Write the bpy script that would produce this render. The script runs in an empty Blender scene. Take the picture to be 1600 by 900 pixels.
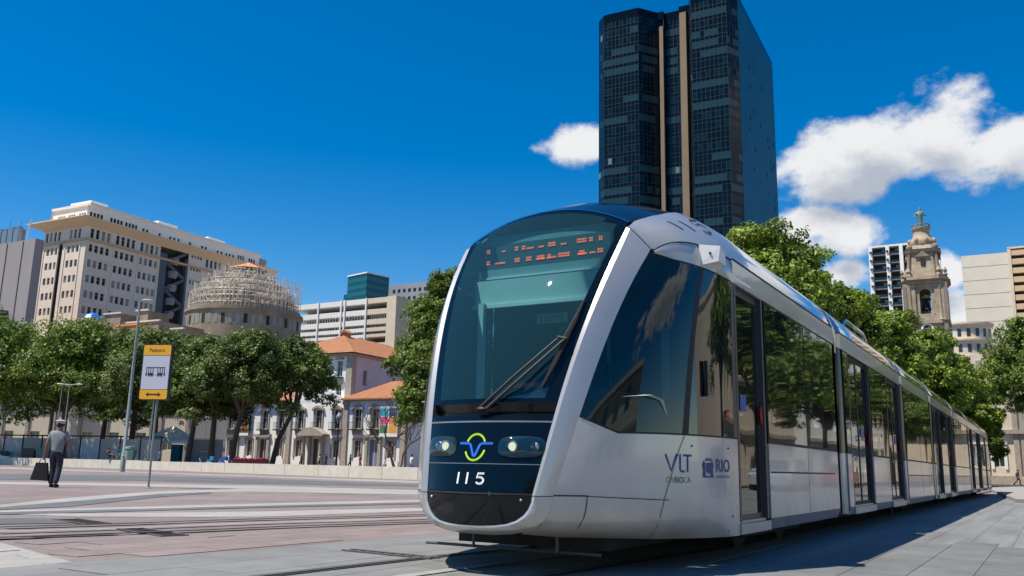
import bpy, math, random
import numpy as np
from mathutils import Vector, Matrix
rnd = random.Random(7)
R_ = math.radians
SC = bpy.context.scene
COL = SC.collection

# ---------------------------------------------------------------- camera
PITCH = R_(11.55); ROLL = R_(1.2)
cam_data = bpy.data.cameras.new('camera')
cam_data.sensor_width = 36.0
cam_data.lens = 36.0 * 1370 / 1600
cam_data.clip_start = 0.05
cam_data.clip_end = 9000
cam = bpy.data.objects.new('camera', cam_data)
COL.objects.link(cam)
r0 = Vector((1, 0, 0)); u0 = Vector((0, -math.sin(PITCH), math.cos(PITCH))); f0 = Vector((0, math.cos(PITCH), math.sin(PITCH)))
c_, s_ = math.cos(ROLL), math.sin(ROLL)
rr = c_ * r0 + s_ * u0; uu = -s_ * r0 + c_ * u0
cam.matrix_world = Matrix(((rr.x, uu.x, -f0.x, 0), (rr.y, uu.y, -f0.y, 0), (rr.z, uu.z, -f0.z, 0.8), (0, 0, 0, 1)))
SC.camera = cam

# ---------------------------------------------------------------- sun
SUN = Vector((-.471, -.159, 1)).normalized()
ld = bpy.data.lights.new('sun', 'SUN'); ld.energy = 5.0; ld.angle = R_(.53); ld.color = (1, .93, .80)
lo = bpy.data.objects.new('sun', ld); COL.objects.link(lo)
lo.rotation_euler = SUN.to_track_quat('Z', 'Y').to_euler(); lo.location = (0, 0, 60)
SC.view_settings.view_transform = 'Standard'
SC.view_settings.look = 'None'
SC.view_settings.gamma = 1
SC.view_settings.exposure = 0.38
SC.cycles.max_bounces = 8
SC.cycles.transparent_max_bounces = 24
SC.cycles.glossy_bounces = 5
SC.cycles.caustics_reflective = False
SC.cycles.caustics_refractive = False

# ---------------------------------------------------------------- sky with clouds
W = bpy.data.worlds.new('World'); SC.world = W; W.use_nodes = True
def build_world():
    nt = W.node_tree; N = nt.nodes; L = nt.links; N.clear()
    def nd(t, **k):
        n = N.new(t)
        for a, b in k.items(): setattr(n, a, b)
        return n
    def math_(op, a, b=None, clamp=False):
        n = nd('ShaderNodeMath', operation=op); n.use_clamp = clamp
        for i, x in enumerate((a, b)):
            if x is None: continue
            if isinstance(x, (int, float)): n.inputs[i].default_value = x
            else: L.new(x, n.inputs[i])
        return n.outputs[0]
    sky = nd('ShaderNodeTexSky', sky_type='NISHITA'); sky.sun_disc = False
    sky.sun_elevation = math.asin(SUN.z); sky.sun_rotation = math.atan2(SUN.x, SUN.y) % (2 * math.pi)
    sky.air_density = 1.0; sky.dust_density = .0; sky.ozone_density = 2.0
    hs = nd('ShaderNodeHueSaturation'); hs.inputs['Saturation'].default_value = SKY_SAT; hs.inputs['Value'].default_value = SKY_VAL; hs.inputs['Hue'].default_value = SKY_HUE
    L.new(sky.outputs[0], hs.inputs['Color'])
    tc = nd('ShaderNodeTexCoord')
    V = tc.outputs['Generated']
    sep = nd('ShaderNodeSeparateXYZ'); L.new(V, sep.inputs[0])
    az = math_('ARCTAN2', sep.outputs[0], sep.outputs[1]); el = math_('ARCSINE', sep.outputs[2])
    mp = nd('ShaderNodeMapping'); mp.inputs['Scale'].default_value = (1, 1, 1.35); L.new(V, mp.inputs[0])
    def noise(vec, sc, det, ro=.6, off=(0, 0, 0)):
        m = nd('ShaderNodeMapping'); m.inputs['Location'].default_value = off; L.new(vec, m.inputs[0])
        n = nd('ShaderNodeTexNoise'); n.inputs['Scale'].default_value = sc; n.inputs['Detail'].default_value = det; n.inputs['Roughness'].default_value = ro
        L.new(m.outputs[0], n.inputs['Vector']); return n.outputs['Fac']
    def density(eoff, noff):
        e2 = math_('ADD', el, eoff)
        tot = None
        for (a0, e0, ra, re) in CLOUDS:
            dx = math_('DIVIDE', math_('SUBTRACT', az, a0), ra)
            dy = math_('DIVIDE', math_('SUBTRACT', e2, e0), re)
            d = math_('SQRT', math_('ADD', math_('MULTIPLY', dx, dx), math_('MULTIPLY', dy, dy)))
            v = math_('SUBTRACT', 1.0, d)
            tot = v if tot is None else math_('SMOOTH_MAX', tot, v)
            if tot is not v: tot.node.inputs[2].default_value = .25
        n1 = noise(mp.outputs[0], 9, 9, .58, noff); n2 = noise(mp.outputs[0], 34, 6, .6, noff)
        nn = math_('ADD', math_('MULTIPLY', math_('SUBTRACT', n1, .5), 2.4), math_('MULTIPLY', math_('SUBTRACT', n2, .5), .8))
        return math_('ADD', math_('MAXIMUM', tot, -1.2), nn)
    d0 = density(0.0, (0, 0, 0)); d1 = density(.035, (-.012, -.01, .03))
    mr = nd('ShaderNodeMapRange', interpolation_type='SMOOTHSTEP'); mr.inputs['From Min'].default_value = -.10; mr.inputs['From Max'].default_value = .44; L.new(d0, mr.inputs['Value'])
    sh = nd('ShaderNodeMapRange', interpolation_type='SMOOTHSTEP'); sh.inputs['From Min'].default_value = .02; sh.inputs['From Max'].default_value = 1.0
    sh.inputs['To Min'].default_value = 0; sh.inputs['To Max'].default_value = 1; L.new(d1, sh.inputs['Value'])
    cr = nd('ShaderNodeMixRGB'); cr.inputs[1].default_value = (6.6, 6.65, 6.8, 1); cr.inputs[2].default_value = (3.5, 3.85, 4.5, 1); L.new(sh.outputs[0], cr.inputs[0])
    mx = nd('ShaderNodeMixRGB'); L.new(mr.outputs[0], mx.inputs[0]); L.new(hs.outputs[0], mx.inputs[1]); L.new(cr.outputs[0], mx.inputs[2])
    bg = nd('ShaderNodeBackground'); bg.inputs['Strength'].default_value = .1
    L.new(mx.outputs[0], bg.inputs['Color'])
    out = nd('ShaderNodeOutputWorld'); L.new(bg.outputs[0], out.inputs[0])
SKY_SAT, SKY_VAL, SKY_HUE = 1.55, 1.02, .503
def dir_ae(px, py):
    x = (px - 800) / 1370; y = -(py - 450) / 1370
    v = (f0 + x * rr + y * uu).normalized()
    return math.atan2(v.x, v.y), math.asin(v.z)
CLOUDS = []
for px, py, rx, ry in ((1290, 262, 105, 62), (1390, 245, 110, 62), (1478, 212, 92, 78), (1500, 250, 120, 48), (1585, 225, 140, 66), (1740, 215, 170, 64), (1930, 270, 120, 50),
                       (912, 222, 60, 40), (1262, 348, 66, 34), (1325, 372, 60, 42), (1322, 425, 42, 30), (1230, 372, 50, 40), (1492, 492, 36, 40), (1462, 425, 40, 30)):
    a, e = dir_ae(px, py); CLOUDS.append((a, e, rx / 1370 / math.cos(e) * .96, ry / 1370 * .94))
CLOUDS += [(1.75, .35, .3, .10)]
build_world()

# ---------------------------------------------------------------- mesh helpers
class MB:
    def __init__(s): s.v = []; s.f = []; s.m = []
    def add(s, vs, fs, m=0):
        o = len(s.v); s.v += [tuple(v) for v in vs]; s.f += [tuple(i + o for i in f) for f in fs]; s.m += [m] * len(fs); return s
    def box(s, x0, x1, y0, y1, z0, z1, m=0, M=None):
        vs = [(x, y, z) for z in (z0, z1) for y in (y0, y1) for x in (x0, x1)]
        if M is not None: vs = [M @ Vector(v) for v in vs]
        return s.add(vs, [(0, 2, 3, 1), (4, 5, 7, 6), (0, 1, 5, 4), (2, 6, 7, 3), (0, 4, 6, 2), (1, 3, 7, 5)], m)
    def quad(s, a, b, c, d, m=0): return s.add([a, b, c, d], [(0, 1, 2, 3)], m)
    def prism(s, poly, axis, h0, h1, m=0):
        n = len(poly)
        def P(p, h): return {'z': (p[0], p[1], h), 'y': (p[0], h, p[1]), 'x': (h, p[0], p[1])}[axis]
        vs = [P(p, h0) for p in poly] + [P(p, h1) for p in poly]
        fs = [tuple(range(n))[::-1], tuple(range(n, 2 * n))] + [(i, (i + 1) % n, n + (i + 1) % n, n + i) for i in range(n)]
        return s.add(vs, fs, m)
    def tube(s, pts, rad, n=8, m=0, cap=True):
        pts = [Vector(p) for p in pts]
        if not hasattr(rad, '__len__'): rad = [rad] * len(pts)
        vs = []; up = None
        for i, p in enumerate(pts):
            d = (pts[min(i + 1, len(pts) - 1)] - pts[max(i - 1, 0)]).normalized()
            if up is None: up = Vector((0, 0, 1)) if abs(d.z) < .9 else Vector((1, 0, 0))
            a = d.cross(up); a.normalize(); b = d.cross(a); up = -b if False else up
            for k in range(n):
                t = 2 * math.pi * k / n
                vs.append(p + rad[i] * (math.cos(t) * a + math.sin(t) * b))
        fs = [(i * n + k, i * n + (k + 1) % n, (i + 1) * n + (k + 1) % n, (i + 1) * n + k) for i in range(len(pts) - 1) for k in range(n)]
        if cap: fs += [tuple(range(n))[::-1], tuple(range((len(pts) - 1) * n, len(pts) * n))]
        return s.add(vs, fs, m)
    def lathe(s, prof, n=16, c=(0, 0, 0), m=0, a0=0, a1=2 * math.pi):
        full = abs(a1 - a0 - 2 * math.pi) < 1e-6; k = n if full else n + 1
        vs = [(c[0] + r * math.cos(a0 + (a1 - a0) * j / n), c[1] + r * math.sin(a0 + (a1 - a0) * j / n), c[2] + z) for r, z in prof for j in range(k)]
        fs = [(i * k + j, i * k + (j + 1) % k, (i + 1) * k + (j + 1) % k, (i + 1) * k + j) for i in range(len(prof) - 1) for j in range(n)]
        return s.add(vs, fs, m)
    def grid(s, rows, m=0, skip=None):
        nr, nc = len(rows), len(rows[0]); vs = [p for r in rows for p in r]
        fs = [(i * nc + j, i * nc + j + 1, (i + 1) * nc + j + 1, (i + 1) * nc + j) for i in range(nr - 1) for j in range(nc - 1) if not (skip and skip(i, j))]
        return s.add(vs, fs, m)
    def ell(s, c, r, n=10, k=6, m=0):
        prof = [(math.sin(math.pi * i / k), -math.cos(math.pi * i / k)) for i in range(k + 1)]
        vs = [(c[0] + r[0] * p[0] * math.cos(2 * math.pi * j / n), c[1] + r[1] * p[0] * math.sin(2 * math.pi * j / n), c[2] + r[2] * p[1]) for p in prof for j in range(n)]
        fs = [(i * n + j, i * n + (j + 1) % n, (i + 1) * n + (j + 1) % n, (i + 1) * n + j) for i in range(k) for j in range(n)]
        return s.add(vs, fs, m)
    def mirror(s):
        o = len(s.v); nf = len(s.f)
        s.v += [(-x, y, z) for x, y, z in s.v]; s.f += [tuple(i + o for i in f)[::-1] for f in s.f[:nf]]; s.m += s.m[:nf]; return s
    def mesh(s, name, mats, smooth=None):
        me = bpy.data.meshes.new(name); me.from_pydata(s.v, [], s.f)
        if not isinstance(mats, (list, tuple)): mats = [mats]
        for m in mats: me.materials.append(m)
        if len(mats) > 1: me.polygons.foreach_set('material_index', s.m)
        me.update()
        if smooth:
            me.shade_smooth()
            me.set_sharp_from_angle(angle=R_(smooth))
        return me
def link(name, me, parent=None, loc=(0, 0, 0), rz=0, label=None, kind=None):
    o = bpy.data.objects.new(name, me); COL.objects.link(o)
    if parent: o.parent = parent
    o.location = loc; o.rotation_euler = (0, 0, rz)
    if label: o['label'] = label
    if kind: o['kind'] = kind
    return o
def part(name, mb, mats, parent, smooth=None, label=None, kind=None, loc=(0, 0, 0), rz=0):
    return link(name, mb.mesh(name, mats, smooth), parent, loc, rz, label, kind)
def thing(name, label, cat, loc=(0, 0, 0), rz=0, group=None):
    o = bpy.data.objects.new(name, None); COL.objects.link(o)
    o.empty_display_size = .3; o.location = loc; o.rotation_euler = (0, 0, rz); o['label'] = label; o['category'] = cat
    if group: o['group'] = group
    return o
def tag(o, label, cat, group=None):
    o['label'] = label; o['category'] = cat
    if group: o['group'] = group
    return o
def dup(root, loc=None, rz=None, label=None, group=None, scale=None):
    kids = {}
    for o in list(root.children_recursive): kids.setdefault(o.parent, []).append(o)
    def cp(o, par):
        c = o.copy(); COL.objects.link(c)
        if par is not None: c.parent = par
        for k in kids.get(o, []): cp(k, c)
        return c
    r = cp(root, None)
    if loc is not None: r.location = loc
    if rz is not None: r.rotation_euler = (0, 0, rz)
    if label: r['label'] = label
    if group: r['group'] = group
    if scale is not None: r.scale = scale
    return r
def struct(name, mb, mats, smooth=None):
    o = part(name, mb, mats, None, smooth); o['kind'] = 'structure'; return o
_tc = {}
def text_geo(s, size=1.0, spacing=1.0, off=0.0):
    cu = bpy.data.curves.new('text', 'FONT'); cu.body = s; cu.size = size; cu.space_character = spacing; cu.resolution_u = 3; cu.offset = off
    o = bpy.data.objects.new('text', cu); COL.objects.link(o)
    dg = bpy.context.evaluated_depsgraph_get(); me = bpy.data.meshes.new_from_object(o.evaluated_get(dg))
    vs = [tuple(v.co) for v in me.vertices]; fs = [tuple(p.vertices) for p in me.polygons]
    bpy.data.objects.remove(o); bpy.data.curves.remove(cu); bpy.data.meshes.remove(me)
    return vs, fs
def text_fit(mb, s, fn, x0, x1, y0, y1, m=0, spacing=1.0, off=0.0):
    """text stretched into the box x0..x1, y0..y1, each vertex laid on the surface fn(x, y)"""
    vs, fs = text_geo(s, 1, spacing, off)
    a = np.array(vs); lo_, hi_ = a.min(0), a.max(0)
    out = [fn(x0 + (v[0] - lo_[0]) / (hi_[0] - lo_[0]) * (x1 - x0), y0 + (v[1] - lo_[1]) / (hi_[1] - lo_[1]) * (y1 - y0)) for v in vs]
    mb.add(out, fs, m)

# ---------------------------------------------------------------- materials
def mat(name, col, rough=.6, metal=0.0, var=.0, vs=3.0, col2=None, bump=0.0, bs=30.0, coat=0.0, spec=.5, extra=None, aniso=None, world=False):
    m = bpy.data.materials.new(name); m.use_nodes = True; nt = m.node_tree; N = nt.nodes; L = nt.links
    b = N['Principled BSDF']
    b.inputs['Base Color'].default_value = (*col, 1); b.inputs['Roughness'].default_value = rough; b.inputs['Metallic'].default_value = metal
    b.inputs['Coat Weight'].default_value = coat; b.inputs['Coat Roughness'].default_value = .04; b.inputs['Specular IOR Level'].default_value = spec
    tc = N.new('ShaderNodeTexCoord'); src = tc.outputs['Object']
    if world:
        g = N.new('ShaderNodeNewGeometry'); src = g.outputs['Position']
    mp = N.new('ShaderNodeMapping'); L.new(src, mp.inputs[0])
    if aniso: mp.inputs['Scale'].default_value = aniso
    if var or col2:
        n = N.new('ShaderNodeTexNoise'); n.inputs['Scale'].default_value = vs; n.inputs['Detail'].default_value = 8; n.inputs['Roughness'].default_value = .65; L.new(mp.outputs[0], n.inputs['Vector'])
        r = N.new('ShaderNodeMapRange'); r.inputs['From Min'].default_value = .3; r.inputs['From Max'].default_value = .7; L.new(n.outputs['Fac'], r.inputs['Value'])
        mx = N.new('ShaderNodeMixRGB'); c2 = col2 or tuple(min(1, c * (1 + var)) for c in col); c1 = col if col2 else tuple(c * (1 - var) for c in col)
        mx.inputs[1].default_value = (*c1, 1); mx.inputs[2].default_value = (*c2, 1); L.new(r.outputs[0], mx.inputs[0]); L.new(mx.outputs[0], b.inputs['Base Color'])
    if bump:
        n = N.new('ShaderNodeTexNoise'); n.inputs['Scale'].default_value = bs; n.inputs['Detail'].default_value = 5; L.new(mp.outputs[0], n.inputs['Vector'])
        bp = N.new('ShaderNodeBump'); bp.inputs['Strength'].default_value = bump; bp.inputs['Distance'].default_value = .02; L.new(n.outputs['Fac'], bp.inputs['Height']); L.new(bp.outputs[0], b.inputs['Normal'])
    if extra: extra(m, nt, b)
    return m
def clear_glass(name, tint, refl_rough=.01, ior=1.5, teal_veil=0.03):
    m = bpy.data.materials.new(name); m.use_nodes = True; nt = m.node_tree; N = nt.nodes; L = nt.links; N.clear()
    out = N.new('ShaderNodeOutputMaterial'); tr = N.new('ShaderNodeBsdfTransparent'); tr.inputs[0].default_value = (*tint, 1)
    gl = N.new('ShaderNodeBsdfGlossy'); gl.inputs['Roughness'].default_value = refl_rough; gl.inputs['Color'].default_value = (.95, 1, 1, 1)
    fr = N.new('ShaderNodeFresnel'); fr.inputs['IOR'].default_value = ior
    mx = N.new('ShaderNodeMixShader'); L.new(fr.outputs[0], mx.inputs[0]); L.new(tr.outputs[0], mx.inputs[1]); L.new(gl.outputs[0], mx.inputs[2])
    df = N.new('ShaderNodeBsdfDiffuse'); df.inputs[0].default_value = (.10, .30, .34, 1)  # even teal veil painted into the glass to brighten and tint it
    mx2 = N.new('ShaderNodeMixShader'); mx2.inputs[0].default_value = teal_veil; L.new(mx.outputs[0], mx2.inputs[1]); L.new(df.outputs[0], mx2.inputs[2]); L.new(mx2.outputs[0], out.inputs[0])
    return m
def emit(name, col, st):
    m = bpy.data.materials.new(name); m.use_nodes = True; b = m.node_tree.nodes['Principled BSDF']
    b.inputs['Base Color'].default_value = (*col, 1); b.inputs['Emission Color'].default_value = (*col, 1); b.inputs['Emission Strength'].default_value = st; return m
def wavy(strength, scale, dist=.05, asp=(1, 1, 1)):
    def f(m, nt, b):
        N = nt.nodes; L = nt.links; tc = N.new('ShaderNodeTexCoord'); mp = N.new('ShaderNodeMapping'); mp.inputs['Scale'].default_value = asp; L.new(tc.outputs['Object'], mp.inputs[0])
        n = N.new('ShaderNodeTexNoise'); n.inputs['Scale'].default_value = scale; n.inputs['Detail'].default_value = 1; L.new(mp.outputs[0], n.inputs['Vector'])
        bp = N.new('ShaderNodeBump'); bp.inputs['Strength'].default_value = strength; bp.inputs['Distance'].default_value = dist; L.new(n.outputs['Fac'], bp.inputs['Height']); L.new(bp.outputs[0], b.inputs['Normal'])
    return f
def _dust(m, nt, b):
    # road dust: brownish film, thickest near the skirt, broken up by noise
    N = nt.nodes; L = nt.links; tc = N.new('ShaderNodeTexCoord'); s = N.new('ShaderNodeSeparateXYZ'); L.new(tc.outputs['Object'], s.inputs[0])
    n = N.new('ShaderNodeTexNoise'); n.inputs['Scale'].default_value = 5; n.inputs['Detail'].default_value = 9; mp = N.new('ShaderNodeMapping'); mp.inputs['Scale'].default_value = (1, 1, .35); L.new(tc.outputs['Object'], mp.inputs[0]); L.new(mp.outputs[0], n.inputs['Vector'])
    r = N.new('ShaderNodeMapRange'); r.inputs['From Min'].default_value = .95; r.inputs['From Max'].default_value = .22; L.new(s.outputs[2], r.inputs['Value'])
    p = N.new('ShaderNodeMath'); p.operation = 'POWER'; p.inputs[1].default_value = 1.7; L.new(r.outputs[0], p.inputs[0])
    k = N.new('ShaderNodeMath'); k.operation = 'MULTIPLY'; L.new(p.outputs[0], k.inputs[0]); L.new(n.outputs['Fac'], k.inputs[1])
    base = b.inputs['Base Color'].links[0].from_socket; mx = N.new('ShaderNodeMixRGB'); mx.inputs[2].default_value = (.22, .18, .15, 1); L.new(k.outputs[0], mx.inputs[0]); L.new(base, mx.inputs[1]); L.new(mx.outputs[0], b.inputs['Base Color'])
    rr_ = N.new('ShaderNodeMapRange'); rr_.inputs['To Min'].default_value = .2; rr_.inputs['To Max'].default_value = .6; L.new(k.outputs[0], rr_.inputs['Value']); L.new(rr_.outputs[0], b.inputs['Roughness'])
MT = {}
MT['silver'] = mat('silver_paint', (.50, .495, .49), .30, .45, .05, 2, coat=.6)
MT['panel'] = mat('side_paint', (.56, .555, .545), .26, .15, .04, 1.5, coat=.5, extra=_dust)
MT['skirt'] = mat('skirt_grey', (.27, .27, .31), .45, .1, .15, 4)
MT['capblue'] = mat('cap_dark', (.004, .006, .012), .16, 0, coat=.08, spec=.22)
MT['mask'] = mat('front_mask_black', (.003, .006, .009), .06, 0, coat=.12, spec=.3)
MT['doorgrey'] = mat('door_edge_grey', (.075, .075, .08), .4, .3, .1, 8)
MT['black'] = mat('black_rubber', (.008, .008, .009), .6)
MT['seam'] = mat('seam_dark', (.03, .03, .035), .7)
MT['fair'] = mat('roof_fairing_paint', (.20, .24, .30), .10, .7, .05, 1, coat=1.0)
MT['winglass'] = mat('dark_window_glass', (.008, .014, .016), .015, 0, spec=.62, coat=.25, extra=wavy(.12, .9, .05, (1, 1, .6)))
MT['doorglass'] = mat('door_glass_dark', (.008, .012, .013), .012, 0, spec=.6, coat=.2, extra=wavy(.10, 1.3, .04))
MT['windscreen'] = clear_glass('windscreen_glass', (.50, .76, .78), .012, 1.5, .08)
MT['cabglass'] = clear_glass('cab_side_glass', (.22, .38, .42), .01, 1.6, .015)
MT['interior'] = mat('cab_interior_teal', (.24, .36, .36), .7, 0, .1)
MT['intdark'] = mat('cab_interior_dark', (.04, .085, .10), .7)
MT['blind'] = mat('sun_blind_fabric', (.55, .66, .62), .8)
MT['white'] = mat('white_paint', (.8, .8, .8), .4)
MT['chrome'] = mat('chrome', (.8, .8, .82), .12, 1.0)
MT['steel'] = mat('steel_grey', (.35, .36, .37), .4, .8, .1, 8)
MT['galv'] = mat('galvanised_pole', (.26, .29, .275), .5, .15, .15, 6)
MT['orange'] = mat('orange_lens', (.75, .16, .01), .2, coat=1.0)
MT['red'] = mat('red_plastic', (.5, .02, .02), .3)
MT['led'] = emit('led_orange', (1, .16, .05), .8)
MT['lamp'] = emit('headlamp_on', (1, .93, .60), .75)
MT['lens'] = clear_glass('headlamp_lens', (.75, .85, .9), .02, 1.5, .05)
MT['green'] = mat('logo_green', (.45, .72, .02), .4)
MT['blue'] = mat('logo_blue', (.015, .16, .72), .4)
MT['navy'] = mat('print_navy', (.01, .05, .22), .5)
MT['bluedk'] = mat('sticker_blue', (.01, .09, .45), .4)
MT['under'] = mat('underframe_dark', (.02, .018, .018), .8, 0, .3)
# ---------------------------------------------------------------- tram
TH = R_(31.235)
def tramw(a, b, z=0.0):
    """tram coordinates (a lateral, b behind the nose, z up) -> world"""
    return Vector((-3.725 * math.cos(TH) + a * math.cos(TH) + (b + 5.6) * math.sin(TH), 3.725 * math.sin(TH) - a * math.sin(TH) + (b + 5.6) * math.cos(TH), z))
TZ = [.303, .315, .345, .39, .45, .52, .6, .8, 1, 1.2, 1.4, 1.6, 1.8, 2, 2.2, 2.4, 2.6, 2.8]
TAO = [.15, .32, .42, .5, .55, .585, .6, .645, .687, .727, .763, .798, .835, .872, .908, .948, .988, 1.025]
TBO = [.19, .2, .2, .19, .19, .19, .195, .245, .304, .370, .446, .530, .618, .712, .826, .972, 1.142, 1.324]
TIZ = [.6, .8, 1, 1.2, 1.4, 1.6, 1.8, 2, 2.2, 2.4, 2.6, 2.8]
TAI = [.472, .506, .537, .566, .598, .629, .661, .696, .727, .753, .776, .792]
TBI = [.108, .155, .204, .262, .332, .400, .468, .552, .657, .785, .925, 1.06]
def smooth_tab(xs, ys, q=5):
    return np.poly1d(np.polyfit(xs, ys, q))
_pao = smooth_tab(TZ[6:], TAO[6:], 4); _pbo = smooth_tab(TZ[6:], TBO[6:], 4); _pai = smooth_tab(TIZ, TAI, 4); _pbi = smooth_tab(TIZ, TBI, 4)
def ao(z): return float(_pao(z)) if z >= .62 else float(np.interp(z, TZ, TAO))
def bo(z): return float(_pbo(z)) if z >= .62 else float(np.interp(z, TZ, TBO))
def ai(z): return float(_pai(max(z, .6)))
def bi(z): return float(_pbi(max(z, .6)))
BOW = .13
def maskb(a, z):
    w = ai(z)
    return bi(z) - BOW * (1 - min(1, (a / w) ** 2)) + (0.25 * (.6 - z) ** 2 if z < .6 else 0)
HW = 1.325; BE = 2.35
def sideP(t, z, off=0.0):
    A, B = ao(z), bo(z); b1 = B + (HW - A)
    x = (1 - t) ** 2 * A + 2 * t * (1 - t) * HW + t * t * HW; y = (1 - t) ** 2 * B + 2 * t * (1 - t) * b1 + t * t * BE
    if off:
        dx = 2 * (1 - t) * (HW - A); dy = 2 * (1 - t) * (b1 - B) + 2 * t * (BE - b1); n = math.hypot(dx, dy)
        x += off * dy / n; y -= off * dx / n
    return (x, y, z)
def planA(b, z):
    if b >= BE: return HW
    ts = np.linspace(0, 1, 60); P = [sideP(t, z) for t in ts]
    return float(np.interp(b, [p[1] for p in P], [p[0] for p in P]))
def lerp(a, b, t): return a + (b - a) * t
def belt(t): return float(np.interp(t, [0, .2, .45, 1], [1.18, 1.07, 1.08, 1.09]))
def wtop(t): return float(np.interp(t, [0, .1, .25, 1], [2.60, 2.585, 2.56, 2.54]))
def zbot(t): return float(np.interp(t, [0, .14, .45, 1], [.318, .285, .262, .25]))

tram = thing('tram', 'long silver tram with a black front mask numbered 115 running on the plaza track', 'tram', tramw(0, 0, 0), -TH)

def ribbon(mb, pts, w, nrm, m=0):
    """flat strip of width w along pts, lying in the surface whose outward normal is nrm(p)"""
    rows = []
    for i, p in enumerate(pts):
        p = Vector(p); d = (Vector(pts[min(i + 1, len(pts) - 1)]) - Vector(pts[max(i - 1, 0)])).normalized(); n = Vector(nrm(p)).normalized(); s = d.cross(n).normalized() * w / 2
        rows.append([p - s, p + s])
    mb.grid(rows, m)

PR = [(1.312, 2.775), (1.285, 2.87), (1.235, 2.97), (1.16, 3.07), (1.06, 3.165), (.94, 3.25), (.8, 3.33)]
PV = list(np.cumsum([0] + [math.hypot(PR[i + 1][0] - PR[i][0], PR[i + 1][1] - PR[i][1]) for i in range(6)])); PV = [v / PV[-1] for v in PV]
def build_cab(par):
    # ---- frame: one swept band round the mask
    L = []
    zs = [2.8, 2.7, 2.6, 2.5, 2.4, 2.3, 2.2, 2.1, 2.0, 1.9, 1.8, 1.7, 1.6, 1.5, 1.4, 1.3, 1.2, 1.1, 1.0, .9, .8, .7, .6]
    for z in zs:
        L.append(((ai(z), bi(z), z), (ao(z), bo(z), z)))
    L[0] = ((ai(2.83), bi(2.83), 2.835), (ao(2.62), bo(2.62), 2.63))
    L[1] = ((ai(2.72), bi(2.72), 2.72), (ao(2.56), bo(2.56), 2.56))
    L[2] = ((ai(2.6), bi(2.6), 2.6), (ao(2.48), bo(2.48), 2.48))
    L[3] = ((ai(2.48), bi(2.48), 2.48), (ao(2.4), bo(2.4), 2.4))
    L[4] = ((ai(2.37), bi(2.37), 2.37), (ao(2.32), bo(2.32), 2.32)); L[5] = ((ai(2.27), bi(2.27), 2.27), (ao(2.24), bo(2.24), 2.24))
    inn = [(.468, .55), (.448, .50), (.415, .455), (.365, .418), (.30, .394), (.21, .380), (.1, .373), (0, .372)]
    outr = [(.588, .53), (.565, .465), (.53, .415), (.475, .37), (.40, .338), (.29, .316), (.15, .303), (0, .302)]
    for (x, z), (X, Z) in zip(inn, outr):
        L.append(((x, maskb(x, z) + .0, z), (X, .19 - .07 * (1 - (X / .6) ** 2), Z)))
    L = L + [((-i[0], i[1], i[2]), (-o[0], o[1], o[2])) for i, o in L[-2::-1]]
    n = 9; rows = []
    cen = Vector((0, 3.0, 1.5))
    for k, (i, o) in enumerate(L):
        i, o = Vector(i), Vector(o)
        out = ((i + o) / 2); d = Vector((out.x * 1.0, -.9, 0)) if out.z > .6 else Vector((out.x * .6, -.9, -.35 * (1 - (out.z - .3) / .3)))
        d.normalize(); bul = .026 if out.z > .6 else .026
        row = [i + Vector((-.0, .03, 0)) if out.z > .6 else i + Vector((0, .03, 0))]
        for q in range(n):
            s = q / (n - 1); row.append(i.lerp(o, s) + (d * .030 * (s / .1 if s < .1 else 1 - ((s - .1) / .9) ** 1.5) if out.z > .6 else d * .022 * math.sin(math.pi * s ** .8) ** .7))
        rows.append(row)
    # split at the bumper joint (z = .61): upper arms and lower bumper ring
    kz = [k for k, (i, o) in enumerate(L) if abs(i[2] - .6) < 1e-6]
    a0, a1 = kz[0], kz[-1]
    m1 = MB().grid(rows[:a0 + 1]); m2 = MB().grid(rows[a1:]); m3 = MB().grid([[Vector(p) - Vector((0, 0, .006)) if k in (0, a1 - a0) else p for p in r] for k, r in enumerate(rows[a0:a1 + 1])])
    part('front_pillar', m1, MT['silver'], par, 22); part('front_pillar', m2, MT['silver'], par, 22)
    part('bumper_frame', m3, MT['silver'], par, 26, label='lower silver frame curving under the black panel')
    # ---- black front mask below the glass
    def mrow(z, k=16): return [(u * ai(z) * 1.0, maskb(u * ai(z), z), z) for u in [(-1 + 2 * j / k) for j in range(k + 1)]]
    rows = [mrow(z) for z in (.618, .7, .76, .82, .9, .98, 1.06, 1.13)]
    up = part('front_mask', MB().grid(rows), MT['mask'], par, 40, label='glossy black panel with headlights and number 115')
    cw = MB()
    cw.grid([[(x, y, z) for x, y, z in mrow(1.145)], [(x, y + .012, z) for x, y, z in mrow(1.19)], [(x, y + .07, z) for x, y, z in mrow(1.215)], [(x, y + .03, z) for x, y, z in mrow(1.285)]])
    cw.grid([mrow(1.13), [(x, y + .02, z) for x, y, z in mrow(1.138)], mrow(1.145)])
    part('cowl', cw, MT['mask'], par, 40)
    sl = MB(); ribbon(sl, [(x, y - .004, z) for x, y, z in mrow(1.140)], .012, lambda p: (0, -1, 0)); ribbon(sl, [(x, y - .003, z) for x, y, z in mrow(.822)], .005, lambda p: (0, -1, 0))
    part('trim_line', sl, MT['steel'], up)
    # lower glossy panel inside the bumper
    prof = [(.472, .598), (.468, .55), (.448, .50), (.415, .455), (.365, .418), (.30, .394), (.21, .380), (.1, .373), (0, .372)]
    def win(z): return float(np.interp(z, [p[1] for p in prof[::-1]], [p[0] for p in prof[::-1]]))
    zr = [.373, .385, .40, .43, .47, .52, .56, .596]
    rows = [[(u * win(z), maskb(u * win(z) * 1.0, z) + .006, z) for u in [(-1 + j / 8) for j in range(17)]] for z in zr]
    lp = part('lower_panel', MB().grid(rows), MT['mask'], par, 40)
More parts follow.
